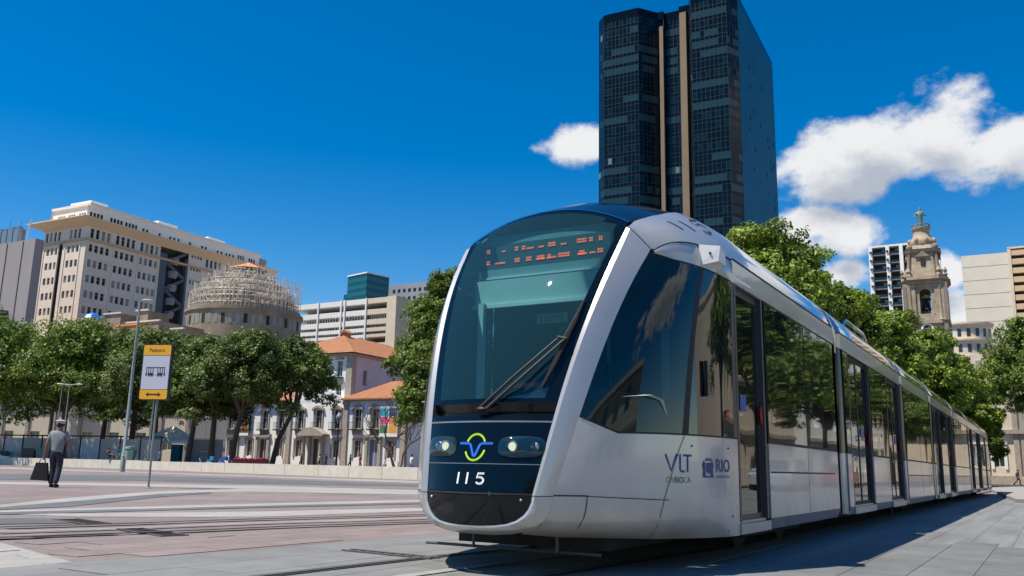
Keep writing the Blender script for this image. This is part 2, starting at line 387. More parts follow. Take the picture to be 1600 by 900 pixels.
    for x in (-.40, .40):
        part('bolt', MB().ell((x, maskb(x, .56) + .0, .565), (.011, .011, .011), 8, 5), MT['steel'], lp)
    js = MB(); ribbon(js, [(x * 1.0, y - .001, z) for x, y, z in mrow(.607)], .012, lambda p: (0, -1, 0)); part('joint_gap', js, MT['seam'], par)
    # headlights
    for sgn in (-1, 1):
        cx = sgn * .36; hw = .17; zc = .951; hh = .078
        def hp(u, v, o=0.0, cx=cx, hw=hw, zc=zc, hh=hh):
            x = cx + u * hw; z = zc + v * hh; return (x, maskb(x, z) - .004 - o, z)
        ring = []
        for k in range(40):
            t = 2 * math.pi * k / 40; c, s = math.cos(t), math.sin(t); e = 3.2
            ring.append((math.copysign(abs(c) ** (2 / e), c), math.copysign(abs(s) ** (2 / e), s)))
        h = MB(); h.add([hp(0, 0)] + [hp(*q) for q in ring], [(0, 1 + k, 1 + (k + 1) % 40) for k in range(40)], 0)
        hd = part('headlight', h, mat_h, par, 40)
        l = MB(); l.add([hp(0, 0, .022)] + [hp(q[0] * .7, q[1] * .7, .020) for q in ring] + [hp(*q, o=.003) for q in ring], [(0, 1 + k, 1 + (k + 1) % 40) for k in range(40)] + [(1 + k, 41 + k, 41 + (k + 1) % 40, 1 + (k + 1) % 40) for k in range(40)])
        part('lens', l, MT['lens'], hd, 60)
        for j, (dx, m_) in enumerate(((-.062, 'lamp'), (.098, 'chrome')) if sgn > 0 else ((.048, 'lamp'), (-.03, 'chrome'))):
            x = cx + dx; r = .034 if m_ == 'lamp' else .038
            b_ = MB(); y0 = maskb(x, zc) - .006
            b_.ell((x, y0, zc), (r, .012, r), 16, 8, 0)
            if m_ == 'lamp': b_.lathe([(r * 1.05, 0), (r * 1.4, 0)], 16, (0, 0, 0), 1); 
            if m_ == 'lamp':
                k0 = len(b_.v) - 32; b_.v[k0:] = [(x + p[0], y0 - .006, zc + p[1]) for p in b_.v[k0:]]
            part('lamp_bulb', b_, [MT[m_] if m_ == 'lamp' else MT['steel'], MT['steel']], hd, 60)
    # emblem: green ring in two arcs and a blue V on a line
    def fs(x, z, o=.004): return (x, maskb(x, z) - o, z)
    g = MB(); cz = .945
    for t0, t1 in ((25, 155), (195, 395 - 0) if False else (200, 348)):
        ribbon(g, [fs(-.006 + .087 * math.cos(R_(t)), cz + .098 * math.sin(R_(t))) for t in np.linspace(t0, t1, 26)], .016, lambda p: (0, -1, 0))
    part('emblem_ring', g, MT['green'], up)
    g = MB()
    path = [(-.155, .973), (-.07, .973), (-.050, .962), (-.012, .880), (-.004, .878), (.004, .882), (.034, .962), (.052, .973), (.145, .973)]
    ribbon(g, [fs(x, z, .006) for x, z in path], .019, lambda p: (0, -1, 0)); part('emblem_sign', g, MT['blue'], up)
    for i, ch in enumerate('11'):
        x = -.118 + i * .085; g = MB(); g.grid([[fs(x - .008, .672), fs(x + .008, .672)], [fs(x - .008, .756), fs(x + .008, .756)]]); part('fleet_number', g, MT['white'], up)
    g = MB()
    pts5 = [(.112, .750), (.060, .750), (.054, .717), (.075, .723), (.095, .720), (.110, .707), (.112, .695), (.104, .682), (.088, .675), (.068, .677), (.052, .686)]
    ribbon(g, [fs(x, z, .005) for x, z in pts5], .016, lambda p: (0, -1, 0)); part('fleet_number', g, MT['white'], up)

    # ---- windscreen and its black border, cap
    urow = [-1, -.955, -.9, -.75, -.55, -.35, -.15, 0, .15, .35, .55, .75, .9, .955, 1]
    rows = []
    for z in (1.285, 1.32, 1.4, 1.5, 1.6, 1.7, 1.8, 1.9, 2.0, 2.1, 2.2, 2.3, 2.4, 2.5, 2.6, 2.7):
        w = ai(z); k = [-w] + [math.copysign(1, u) * (w - (.10 - .035 * abs(z - 1.3)) * (1 if abs(u) < .95 else .35)) if abs(u) > .89 and abs(u) < 1 else u * w for u in urow[1:-1]] + [w]
        rows.append([(x, maskb(x, z), z) for x in k])
    def caprow(ae, be, ze, bc, zc):
        out = []
        for u in urow:
            v = u; s = 1 - abs(v) ** 2.2
            out.append((ae * v, be + (bc - be) * (1 - v * v), ze + (zc - ze) * s))
        return out
    rows.append(caprow(.79, 1.05, 2.80, .955, 2.85))
    rows.append(caprow(.795, 1.085, 2.84, 1.035, 2.965))
    rows.append(caprow(.798, 1.11, 2.862, 1.10, 3.045))
    rows.append(caprow(.80, 1.14, 2.885, 1.155, 3.09))
    NG = len(rows) - 1
    def isglass(i, j):
        if i < 1 or i >= NG - 1: return False
        if i == NG - 2 and (j < 3 or j > 10): return False
        return 2 <= j <= 11
    part('windscreen', MB().grid(rows, 0, lambda i, j: not isglass(i, j)), MT['windscreen'], par, 60)
    part('windscreen_border', MB().grid(rows, 0, isglass), MT['mask'], par, 40)
    tl = MB(); ribbon(tl, [(x, y - .008, z + .006) for x, y, z in rows[-1]], .016, lambda p: (0, -.6, .8)); part('windscreen_seal', tl, MT['chrome'], par)
    capr = [caprow(.80, 1.145, 2.887, 1.16, 3.095)]
    for be, ze, bc, zc in ((1.25, 2.925, 1.30, 3.15), (1.4, 2.98, 1.46, 3.215), (1.67, 3.08, 1.74, 3.325), (1.95, 3.155, 2.05, 3.40), (2.25, 3.23, 2.35, 3.465), (2.54, 3.29, 2.6, 3.505), (2.95, 3.335, 3.0, 3.53), (3.1, 3.325, 3.15, 3.525)):
        capr.append(caprow(.80, be, ze, bc, zc))
    part('roof_cap', MB().grid(capr), MT['capblue'], par, 40, label='dark glossy roof cap above the windscreen')
    # ---- sides of the cab, both hands
    def zc_(b): return float(np.interp(b, [1.0, 1.25, 1.4, 1.67, 1.95, 2.25, 2.54, 2.95], [2.84, 2.925, 2.98, 3.08, 3.155, 3.23, 3.29, 3.335]))
    for sg in (1, -1):
        def F(p): return (p[0] * sg, p[1], p[2])
        def fl(mb):
            if sg < 0: mb.v = [(-x, y, z) for x, y, z in mb.v]; mb.f = [f[::-1] for f in mb.f]
            return mb
        ts = [i / 20 for i in range(21)]
        body = MB().grid([[sideP(t, lerp(zbot(t), belt(t), v)) for t in ts] for v in [i / 12 for i in range(13)]])
        sh = part('cab_side_panel', fl(body), MT['panel'], par, 50)
        sm = MB()
        def N_(p): return (1, -.5, 0)
        ribbon(sm, [sideP(t, .603, .005) for t in np.linspace(0, .13, 6)], .010, N_)
        ribbon(sm, [sideP(lerp(.13, .14, v), lerp(.603, .29, v), .005) for v in np.linspace(0, 1, 5)], .007, N_)
        ribbon(sm, [sideP(t, lerp(.600, .572, (t - .13) / .37), .005) for t in np.linspace(.13, .5, 8)], .006, N_)
        ribbon(sm, [sideP(.57 - .14 * v ** .8, lerp(1.085, .262, v), .005) for v in np.linspace(0, 1, 9)], .006, N_)
        part('panel_gap', fl(sm), MT['seam'], sh)
        bt = MB()
        for t, z in ((.62, 1.0), (.9, 1.0), (.93, .42), (.86, .30)):
            x, y, z = sideP(t, z, .002); bt.ell((x, y, z), (.009, .009, .009), 6, 4)
        part('bolt', fl(bt), MT['seam'], sh)
        # glass
        g1 = MB().grid([[sideP(t, lerp(belt(t) + .012, wtop(t), v)) for t in np.linspace(0.0, .555, 14)] for v in np.linspace(0, 1, 12)])
        part('cab_window', fl(g1), MT['cabglass'], par, 60)
        pl = MB().grid([[sideP(t, lerp(belt(t) + .012, wtop(t), v), .001) for t in (.555, .575, .595)] for v in np.linspace(0, 1, 8)])
        part('window_pillar', fl(pl), MT['black'], par, 60)
        g2 = MB().grid([[sideP(t, lerp(belt(t) + .012, wtop(t), v)) for t in np.linspace(.595, .96, 8)] for v in np.linspace(0, 1, 10)])
        wp = part('window', fl(g2), MT['winglass'], par, 60, label='opaque dark panel behind the cab window')
        hb = MB(); hb.box(HW - .045, HW - .018, 1.60, 1.625, 1.42, 1.72); part('handle', fl(hb), MT['black'], wp)
        jb = MB().grid([[sideP(t, lerp(belt(t) + .012, wtop(t), v), .001) for t in (.96, 1.0)] for v in (0, 1)])
        part('door_post', fl(jb), MT['doorgrey'], par)
        bz = MB(); ribbon(bz, [sideP(t, belt(t) + .006, .003) for t in np.linspace(0, .96, 20)], .014, N_); part('window_seal', fl(bz), MT['black'], par); bz = MB(); ribbon(bz, [sideP(t, wtop(t) - .004, .003) for t in np.linspace(0, .96, 20)], .012, N_)
        part('window_seal', fl(bz), MT['black'], par)
        o = MB(); x, y, z = sideP(.90, 1.30, .0); o.lathe([(.036, 0), (.036, .012), (.026, .024), (0, .028)], 20); o.v = [(x + p[2], y + p[0], z + p[1]) for p in o.v]
        part('side_marker_lamp', fl(o), MT['orange'], par, 40)
        # eyebrow and number panel
        bs = [1.160, 1.2, 1.25, 1.32, 1.42, 1.52, 1.62, 1.72, 1.82, 1.92, 2.02, 2.12, 2.22, 2.32, 2.42, 2.52, 2.62, 2.72, 2.82, 2.95]
        def wt(b):
            ts_ = np.linspace(0, 1, 40); return wtop(float(np.interp(b, [sideP(t, 2.58)[1] for t in ts_], ts_)))
        def Wp(b): return Vector((planA(b, wt(b)), b, wt(b) + .002))
        def Ep(b):
            s = 1 - math.exp(-(b - 1.16) / .16); return Vector((planA(b, 2.6) - .03 * s, b, 2.615 + .15 * s))
        def Cp(b): q = 1.09 + (b - 1.16) * 1.86 / 1.79; return Vector((.80, q, zc_(q)))
        def pan(b, v, o=.0):
            w_ = min(1, max(0, (b - 1.7) / 1.25)); w_ = w_ * w_ * (3 - 2 * w_)
            A_ = Ep(b).lerp(Cp(b), v) + Vector((.8, -.1, .6)).normalized() * (.045 * math.sin(math.pi * v) * min(1, .35 + (b - 1.16) / .6))
            B_ = Vector((float(np.interp(v, PV, [p[0] for p in PR])), b + .06 * v, float(np.interp(v, PV, [p[1] for p in PR]))))
            P_ = A_.lerp(B_, w_) + Vector((.8, -.1, .6)).normalized() * (o + .004)
            wf = max(0, 1 - (b - 1.16) / .2); wf = wf * wf
            if wf > 0:
                O_, I_ = Vector((ao(2.62), bo(2.62), 2.63)), Vector((ai(2.83), bi(2.83), 2.835)); mm = (O_ + I_) / 2; dd = Vector((mm.x, -.9, 0)).normalized(); q_ = 1 - v
                K_ = O_.lerp(I_, v) + dd * .030 * (q_ / .1 if q_ < .1 else 1 - ((q_ - .1) / .9) ** 1.5) + Vector((0, .006, .003)) + Vector((.8, -.1, .6)).normalized() * o + Vector((0, (b - 1.16), 0))
                P_ = P_.lerp(K_, wf)
            return P_
        eb = MB().grid([[Wp(b).lerp(Ep(b), v) + Vector((.012 * math.sin(math.pi * v), 0, 0)) for b in bs] for v in (0, .25, .5, .75, 1)])
        part('eyebrow_panel', fl(eb), MT['silver'], par, 60)
        np_ = MB().grid([[pan(b, v) for b in bs] for v in [i / 12 for i in range(13)]])
        pn = part('roof_side_panel', fl(np_), MT['silver'], par, 60, label='silver roof corner panel printed with 115')
        ln = MB(); ribbon(ln, [Ep(b) + Vector((.004, 0, .002)) for b in bs], .010, N_); ribbon(ln, [pan(1.163, v, .002) for v in np.linspace(0, 1, 12)], .007, lambda p: (.6, -.7, .3)); part('panel_gap', fl(ln), MT['seam'], pn)
        # number 115 on that panel
        for b0 in (1.68, 1.92):
            nb = MB(); nb.grid([[pan(b0 - .014, v, .006), pan(b0 + .014, v, .006)] for v in (.40, .48, .56, .64, .72)]); part('fleet_number', fl(nb), MT['seam'], pn)
        nb = MB()
        p5 = [(b_5 - .34, v_5) for b_5, v_5 in ((2.66, .72), (2.50, .72), (2.48, .58), (2.54, .61), (2.60, .60), (2.65, .56), (2.67, .50), (2.64, .44), (2.58, .40), (2.50, .41), (2.46, .45))]
        ribbon(nb, [pan(b, v, .008) for b, v in (p5 if sg > 0 else [(4.45 - b, v) for b, v in p5])], .026, lambda p: (.8, 0, .6))
        part('fleet_number', fl(nb), MT['seam'], pn)
        # camera box
        cb = MB()
        P = [(1.30, 1.70, 2.74), (1.30, 1.70, 2.57), (1.47, 1.76, 2.70), (1.46, 1.76, 2.60)]
        cb.add([(1.24, 1.66, 2.57), (1.24, 1.66, 2.76), (1.40, 1.70, 2.60), (1.42, 1.70, 2.735), (1.28, 2.0, 2.58), (1.28, 2.0, 2.74), (1.38, 1.97, 2.62), (1.38, 1.97, 2.72)],
               [(0, 2, 3, 1), (2, 6, 7, 3), (4, 5, 7, 6), (1, 3, 7, 5), (0, 4, 6, 2)])
        c_o = part('camera_box', fl(cb), MT['white'], par)
        part('camera_lens', fl(MB().ell((1.335, 1.675, 2.675), (.012, .008, .012), 8, 5)), MT['black'], c_o)
        # logos on the near lower panel
        def sp(b, z, o=.004): return (planA(b, z) + o, b, z)
        if sg > 0:
            q = MB()
            ribbon(q, [sp(b, z) for b, z in ((1.05, .925), (1.115, .80), (1.18, .925), (1.20, .925))], .018, N_)
            ribbon(q, [sp(b, z) for b, z in ((1.225, .930), (1.225, .81), (1.24, .795), (1.285, .795))], .018, N_); ribbon(q, [sp(b, z) for b, z in ((1.325, .92), (1.325, .79))], .018, N_); ribbon(q, [sp(b, z, .005) for b, z in ((1.27, .922), (1.38, .922))], .018, N_)
            part('print', q, MT['navy'], sh, label='VLT lettering')
            q = MB(); text_fit(q, 'CARIOCA', sp, 1.06, 1.37, .705, .752, 0); part('print', q, mat_cari, sh)
            q = MB(); text_fit(q, 'RIO', sp, 1.80, 2.10, .795, .905, 0, 1.0, .01); part('print', q, MT['navy'], sh, label='RIO lettering')
            q = MB(); text_fit(q, 'PREFEITURA', sp, 1.81, 2.09, .745, .768); part('print', q, MT['navy'], sh)
            q = MB()
            def poly(pts, o=.004): q.add([sp(b, z, o) for b, z in pts], [tuple(range(len(pts)))])
            poly([(1.62, .80), (1.66, .78), (1.70, .80), (1.70, .87), (1.62, .87)], .006)
            for x in (1.60, 1.70):
                s = -1 if x < 1.65 else 1
                poly([(x, .87), (x + .03 * s, .885), (x + .05 * s, .85), (x + .035 * s, .80), (x + .045 * s, .755), (x - .01 * s, .755), (x, .80)])
            poly([(1.57, .748), (1.75, .748), (1.75, .762), (1.57, .762)], .005)
            for k in range(5): poly([(1.605 + k * .022, .895), (1.62 + k * .022, .895), (1.62 + k * .022, .915 + .008 * (k == 2))])
            poly([(1.60, .885), (1.72, .885), (1.72, .897), (1.60, .897)])
            part('crest', q, MT['navy'], sh)
    # underside plate
    un = MB().add([(x * k, y, .31 if y < .6 else .27) for k in (1,) for x, y in ((-.28, .24), (.28, .24), (.45, .5), (.85, 1.2), (1.2, 2.35), (-1.2, 2.35), (-.85, 1.2), (-.45, .5))], [(0, 1, 2, 3, 4, 5, 6, 7)])
    un.box(-.7, .7, .9, 2.3, .17, .27)
    part('floor_plate', un, MT['under'], par)
    bar = MB(); bar.tube([(-.84, .62, .165), (.78, .62, .165)], .012, 8); bar.tube([(-.35, .60, .16), (-.35, .60, .31)], .012, 6); bar.tube([(.42, .60, .16), (.42, .60, .31)], .014, 6)
    part('obstacle_bar', bar, M_BAR, par, 40)
    # ---- wipers
    wp = MB()
    def gs(x, z, o): return (x, maskb(x, z) - o, z)
    wp.tube([gs(-.02, 1.235, .03), gs(.25, 1.48, .07), gs(.545, 1.80, .06)], [.012, .011, .009], 6)
    wp.tube([gs(.05, 1.235, .03), gs(.32, 1.48, .07), gs(.585, 1.78, .06)], [.014, .012, .010], 6)
    wp.tube([gs(.53, 1.80, .06), gs(.60, 1.785, .06)], .014, 6)
    w_ = part('wiper', wp, MT['black'], par, 40)
    bl = MB(); bl.tube([gs(.46, 1.40, .02), gs(.53, 1.60, .02), gs(.575, 1.78, .025), gs(.62, 1.95, .02), gs(.655, 2.12, .02)], [.010, .022, .028, .020, .008], 6)
    part('wiper_blade', bl, MT['black'], w_, 40)
    ho = MB(); ho.ell(gs(.0, 1.235, .02), (.05, .03, .02)); part('wiper_hub', ho, MT['black'], w_, 40)
    # ---- cab interior
    it = MB()
    it.prism([(-.35, .5), (.35, .5), (.8, 1.2), (1.15, 2.3), (-1.15, 2.3), (-.8, 1.2)], 'z', .36, .39)
    it.box(-1.25, 1.25, 2.24, 2.30, .36, 1.25)
    it.box(-1.25, -.1, 2.24, 2.30, 1.25, 2.5); it.box(.95, 1.25, 2.24, 2.30, 1.25, 2.5); it.box(-.1, .95, 2.24, 2.30, 2.1, 2.5)
    part('cab_wall', it, MT['intdark'], par)
    ce = MB(); ce.grid([[(-.74, 1.2, 2.84), (.74, 1.2, 2.84)], [(-1.2, 2.3, 2.6), (1.2, 2.3, 2.6)]]); part('cab_ceiling', ce, MT['interior'], par)
    ds = MB(); rws = []
    for y, z0, z1 in ((.36, 1.27, .02), (.50, 1.31, .03), (.66, 1.35, .07), (.84, 1.37, .12), (1.0, 1.34, .13), (1.08, 1.22, .08), (1.1, .9, 0)):
        w = min(1.15, ao(1.25) - .09 + (y - .36) * 1.0)
        if y < .6: w = ai(1.3) - .09 + (y - .36) * .8
        rws.append([(w * u, y, z0 + z1 * math.exp(-((u - .35) / .35) ** 2)) for u in [-1 + j / 8 for j in range(17)]])
    ds.grid(rws); dd = part('dashboard', ds, mat_dash, par, 60)
    rl = MB(); rl.box(.0, .26, .56, .60, 1.44, 1.475); part('instrument_light', rl, MT['red'], dd)
    gr = MB(); gr.lathe([(.035, 0), (.03, .03), (.0, .06)], 10, (.86, .80, 1.35)); part('button', gr, MT['green'], dd)
    sb = MB(); sb.box(-.69, .68, 1.02, 1.035, 2.24, 2.47); b_ = part('sun_blind', sb, MT['blind'], par)
    q = MB(); q.box(-.70, .69, .995, 1.03, 2.21, 2.24); part('blind_bar', q, MT['white'], b_)
    q = MB(); q.box(-.73, .73, 1.12, 1.16, 2.505, 2.525); part('rail', q, MT['white'], b_)
    db = MB(); db.box(-.70, .62, 1.155, 1.30, 2.60, 2.84); d_ = part('destination_display', db, MT['intdark'], par)
    bd = MB(); bd.box(-.74, .66, 1.14, 1.32, 2.53, 2.60); bd.box(-.72, .64, 1.16, 1.32, 2.84, 2.92); part('display_housing', bd, MT['interior'], d_)
    ld_ = MB()
    # lit dots as the photograph shows them: upper and lower scan rows of the lettering
    def dots(x0, x1, z):
        x = x0
        while x < x1 - .001: ld_.box(x, x + .013, 1.148, 1.154, z, z + .014); x += .0195
    def px2x(x): return -.66 + (x - 165) / (1300 - 165) * 1.22
    for (x0, x1, n_) in ((172, 205, 2), (330, 362, 1), (458, 492, 2), (528, 562, 2), (575, 640, 1), (690, 735, 1), (785, 850, 2), (905, 955, 1), (1055, 1135, 2), (1168, 1202, 2), (1255, 1292, 2)):
        for k in range(n_): dots(px2x(x0), px2x(x1), 2.765 + k * .022)
    for (x0, x1, n_) in ((172, 205, 2), (262, 318, 1), (330, 350, 1), (458, 496, 2), (572, 610, 2), (668, 752, 1), (680, 752, 2), (775, 862, 1), (780, 815, 2), (882, 975, 2), (1060, 1142, 1), (1075, 1130, 2), (1172, 1216, 1), (1242, 1294, 2)):
        for k in range(n_): dots(px2x(x0), px2x(x1), 2.655 + k * .022)
    part('display_dots', ld_, MT['led'], d_)
    ps = MB(); ps.box(-.60, -.545, .95, 1.0, 1.2, 2.25); ps.box(.10, .13, 2.2, 2.24, 1.2, 2.1); ps.box(.84, .92, 1.75, 1.8, 1.2, 2.05)
    part('grab_post', ps, MT['blind'], par)
    nt_ = MB(); nt_.box(-.22, .10, 1.36, 1.37, 2.10, 2.19); nn = part('number_plate', nt_, MT['interior'], par)
    q = MB(); text_fit(q, '115M2', lambda x, z: (x, 1.355, z), -.18, .06, 2.115, 2.175); part('print', q, MT['intdark'], nn)
    st = MB(); st.box(-.1, .38, 1.55, 1.65, .9, 1.75); st.box(-.1, .38, 1.15, 1.6, .82, .92); st.box(0, .28, 1.56, 1.64, 1.75, 1.95); st.tube([(.14, 1.4, .36), (.14, 1.4, .85)], .06)
    part('driver_seat', st, MT['black'], par)
M_BAR = mat('bar_dull_steel', (.10, .09, .085), .6, .3)
mat_h = mat('headlamp_back', (.05, .07, .08), .25, .4, coat=.3)
def _car(m, nt, b):
    N = nt.nodes; L = nt.links; tc = N.new('ShaderNodeTexCoord'); s = N.new('ShaderNodeSeparateXYZ'); L.new(tc.outputs['Object'], s.inputs[0])
    mr = N.new('ShaderNodeMapRange'); mr.inputs['From Min'].default_value = 1.06; mr.inputs['From Max'].default_value = 1.37; L.new(s.outputs[1], mr.inputs['Value'])
    cr = N.new('ShaderNodeValToRGB'); cr.color_ramp.interpolation = 'CONSTANT'
    cr.color_ramp.elements[0].color = (.35, .5, .02, 1); cr.color_ramp.elements[1].position = .3; cr.color_ramp.elements[1].color = (.01, .05, .22, 1)
    e = cr.color_ramp.elements.new(.7); e.color = (.45, .45, .02, 1); e = cr.color_ramp.elements.new(.85); e.color = (.0, .35, .2, 1)
    L.new(mr.outputs[0], cr.inputs[0]); L.new(cr.outputs[0], b.inputs['Base Color'])
mat_cari = mat('print_multicolour', (.1, .2, .2), .5, extra=_car)
mat_dash = mat('dashboard_grey', (.50, .60, .58), .6, 0, .06, 8)
build_cab(tram)

# ---- saloon modules
PROF = [(1.312, 2.775), (1.285, 2.87), (1.235, 2.97), (1.16, 3.07), (1.06, 3.165), (.94, 3.25), (.8, 3.33), (.55, 3.43), (.25, 3.50), (0, 3.52)]
def module(par, b0, b1, items, first=False, last=False, bogie=False):
    """items: list of (kind, start, end), kind in door / door2 / win ; b0..b1 body extents"""
    fx = MB(); sk = MB(); ct = MB(); gu = MB()
    r = .14
    e0 = b0 if first else b0 + r; e1 = b1 if last else b1 - r
    # roof fairing
    rows = []
    bsr = ([b0 + .5] if first else [b0 + .02, b0 + .10]) + list(np.linspace(b0 + (.7 if first else .2), b1 - .2, 6)) + ([b1] if last else [b1 - .10, b1 - .02])
    for b in bsr:
        k = 1.0
        if not first and b < b0 + .15: k = .955 if b < b0 + .05 else .99
        if not last and b > b1 - .15: k = .955 if b > b1 - .05 else .99
        if first: 
            kk = max(0, 1 - (b - b0) / .3)
        rows.append([(x * k, b, 2.775 + (z - 2.775) * (k if k < 1 else 1)) for x, z in PROF] + [(-x * k, b, 2.775 + (z - 2.775) * k) for x, z in PROF[-2::-1]])
    fr = part('roof_fairing', MB().grid(rows), MT['fair'], par, 40)
    for sg in (1, -1):
        def X(x): return x * sg
        def bx(mb, xa, xb, ya, yb, za, zb, m=0): mb.box(min(X(xa), X(xb)), max(X(xa), X(xb)), ya, yb, za, zb, m)
        c = MB(); bx(c, 1.25, HW, b0 + (0 if first else .03), b1 - (0 if last else .03), 2.545, 2.755); part('cantrail', c, MT['silver'], par)
        c = MB(); bx(c, 1.20, 1.318, b0 + .04, b1 - .04, 2.755, 2.785); part('gutter', c, MT['seam'], par)
        edges = sorted(items, key=lambda i: i[1])
        cur = e0; segs = []
        for kd, s, e in edges:
            segs.append((kd, s, e))
        # end corner pillars
        def corner(ya, yb, up):
            c = MB(); prof = [(HW - .12 * (1 - math.cos(R_(q))), (r * math.sin(R_(q)))) for q in (0, 25, 50, 75, 90)]
            base = yb if up else ya
            rws = [[(X(x), base + (-d if up else d), z) for x, d in prof] for z in (.25, 1.1)] if False else None
            pts = [(X(x), base + (d if up else -d)) for x, d in prof]
            c.grid([[(x, y, z) for x, y in pts] for z in (.27, .36, 1.08)])
            o = part('corner_panel', c, MT['panel'], par, 60)
            c = MB(); c.grid([[(x, y, z) for x, y in pts] for z in (1.08, 2.545)]); part('corner_glass', c, MT['winglass'], par, 60)
        if not first: corner(b0, b0 + r, False)
        if not last: corner(b1 - r, b1, True)
        for kd, s, e in segs:
            if kd == 'win':
                p = MB(); bx(p, 1.22, HW, s, e, .36, 1.085); po = part('side_panel', p, MT['panel'], par)
                q = MB(); bx(q, 1.23, HW - .004, s, e, 1.085, 2.545); part('window_frame', q, MT['black'], par)
                n = max(1, round((e - s) / 1.75)); w = (e - s) / n
                for k in range(n):
                    g = MB(); bx(g, HW - .01, HW + .001, s + k * w + .02, s + (k + 1) * w - .02, 1.115, 2.52)
                    part('window', g, MT['winglass'], par)
                if e - s > 2.5:
                    q = MB(); bx(q, HW - .03, HW + .002, s + .04, e - .25, .795, .812); part('trim_line', q, MT['black'], po)
                    q = MB(); bx(q, HW - .03, HW + .0015, (s + e) / 2 - .003, (s + e) / 2 + .003, .37, 1.08); part('panel_gap', q, MT['seam'], po)
                q = MB(); q.add([(X(HW - .002), y, .358) for y in (s, e)] + [(X(HW - .035), y, .25) for y in (s, e)] + [(X(HW - .15), y, .25) for y in (s, e)], [(0, 1, 3, 2), (2, 3, 5, 4)]); part('skirt', q, MT['skirt'], par)
            else:
                nl = 2 if kd == 'door2' else 1; w = (e - s) / nl
                for k in range(nl):
                    a, z0, z1 = s + k * w, .37, 2.53
                    d = MB(); rc = HW - .045
                    for (ya, yb, za, zb) in ((a + .004, a + .045, z0, z1), (a + w - .045, a + w - .004, z0, z1), (a + .045, a + w - .045, z0, z0 + .05), (a + .045, a + w - .045, z1 - .06, z1)):
                        bx(d, rc - .03, rc, ya, yb, za, zb)
                    dl = part('door', d, MT['black'] if nl == 2 else MT['doorgrey'], par)
                    g = MB(); bx(g, rc - .02, rc - .006, a + .04, a + w - .04, z0 + .04, z1 - .05); part('door_glass', g, MT['doorglass'], dl)
                    if k == nl - 1:
                        st = MB(); bx(st, rc - .004, rc + .0005, a + w * .24, a + w * .46, 1.37, 1.52); part('sticker', st, MT['bluedk'], dl)
                        q = MB(); q.lathe([(.045, 0), (.045, .012), (0, .014)], 14); q.v = [(X(HW - .03 + p[2]), a + w - .02 + p[0], 1.36 + p[1] * 2.2) for p in q.v]; part('door_button', q, MT['red'], dl)
                q = MB(); bx(q, 1.10, HW + .015, s - .06, e + .06, .255, .345); bx(q, 1.10, HW - .02, s, e, .345, .37); part('door_sill', q, mat_sill, par)
                q = MB(); bx(q, HW - .06, HW, s - .05, s, .36, 2.545); bx(q, HW - .06, HW, e, e + .05, .36, 2.545); bx(q, HW - .06, HW - .002, s, e, 2.53, 2.545); part('door_frame', q, MT['doorgrey'], par)
    # body core keeps light out
    co = MB(); co.box(-1.215, 1.215, b0 + .04, b1 - .04, .30, 2.77); part('body_core', co, MT['intdark'], par)
    un = MB(); un.box(-1.1, 1.1, b0 + .2, b1 - .2, .20, .30); part('underframe', un, MT['under'], par)
    if bogie:
        bc = (b0 + b1) / 2 if not first else 4.9
        bg = MB(); bg.box(-.95, .95, bc - 1.2, bc + 1.2, .14, .24); bo_ = part('bogie', bg, MT['under'], par)
        for y in (bc - .85, bc + .85):
            for x in (-.74, .74):
                w = MB(); w.lathe([(.0, -.06), (.27, -.06), (.29, -.05), (.29, .05), (.25, .06), (0, .06)], 24); w.v = [(x + p[2], y + p[0], .29 + p[1]) for p in w.v]; part('wheel', w, MT['under'], bo_, 40)
def bellows(par, b0, b1):
    m = MB(); n = 6
    rows = []
    for k in range(2 * n + 1):
        y = lerp(b0 - .12, b1 + .12, k / (2 * n)); o = 0 if k % 2 else -.05
        w = 1.20 + o; rows.append([(w, y, .32), (w, y, 2.6), (w - .06, y, 2.95 + o), (.9, y, 3.18 + o), (-.9, y, 3.18 + o), (-w + .06, y, 2.95 + o), (-w, y, 2.6), (-w, y, .32)])
    m.grid(rows); part('bellows', m, MT['black'], par)
    for sg in (1, -1):
        q = MB(); pts = [(sg * 1.27, 2.62), (sg * 1.29, 2.80), (sg * 1.21, 3.02), (sg * 1.02, 3.22), (sg * .82, 3.33)]
        ym = (b0 + b1) / 2
        q.grid([[(x, y, z) for x, z in pts] for y in (ym - .10, ym + .02)]); q.add([(sg * 1.30, ym - .08, 2.45), (sg * 1.30, ym + .04, 2.45), (sg * 1.30, ym + .04, 2.78), (sg * 1.30, ym - .08, 2.78)], [(0, 1, 2, 3)])
        part('joint_cover', q, MT['chrome'], par, 60)
mat_sill = mat('sill_alu', (.45, .47, .48), .4, .6, .1, 20)
E_ = [6.92, 13.2, 18.2, 23.9, 29.6, 35.9]
g_ = .18
module(tram, BE, E_[0], [('door', 2.42, 3.27), ('win', 3.40, 6.92 - .14)], first=True, bogie=True)
fx_ = MB()
module(tram, E_[0] + .42, E_[1] - .1, [('win', 7.48, 7.80), ('door2', 7.86, 9.50), ('win', 9.62, 11.28), ('door2', 11.40, 12.94)])
module(tram, E_[1] + .25, E_[2] - .1, [('win', 13.59, 17.96)], bogie=True)
module(tram, E_[2] + .25, E_[3] - .1, [('win', 18.59, 18.85), ('door2', 18.95, 20.35), ('win', 20.45, 22.0), ('door2', 22.1, 23.5)])
module(tram, E_[3] + .25, E_[4] - .1, [('win', 24.29, 29.36)], bogie=True)
module(tram, E_[4] + .25, E_[5] - .1, [('win', 29.99, 30.3), ('door2', 30.4, 31.8), ('win', 31.9, 33.7), ('door2', 33.8, 35.3)])
module(tram, E_[5] + .25, 41.9, [('win', 36.29, 38.6), ('door', 38.7, 39.6), ('win', 39.7, 41.75)], bogie=True)
bellows(tram, 6.92, 7.34)
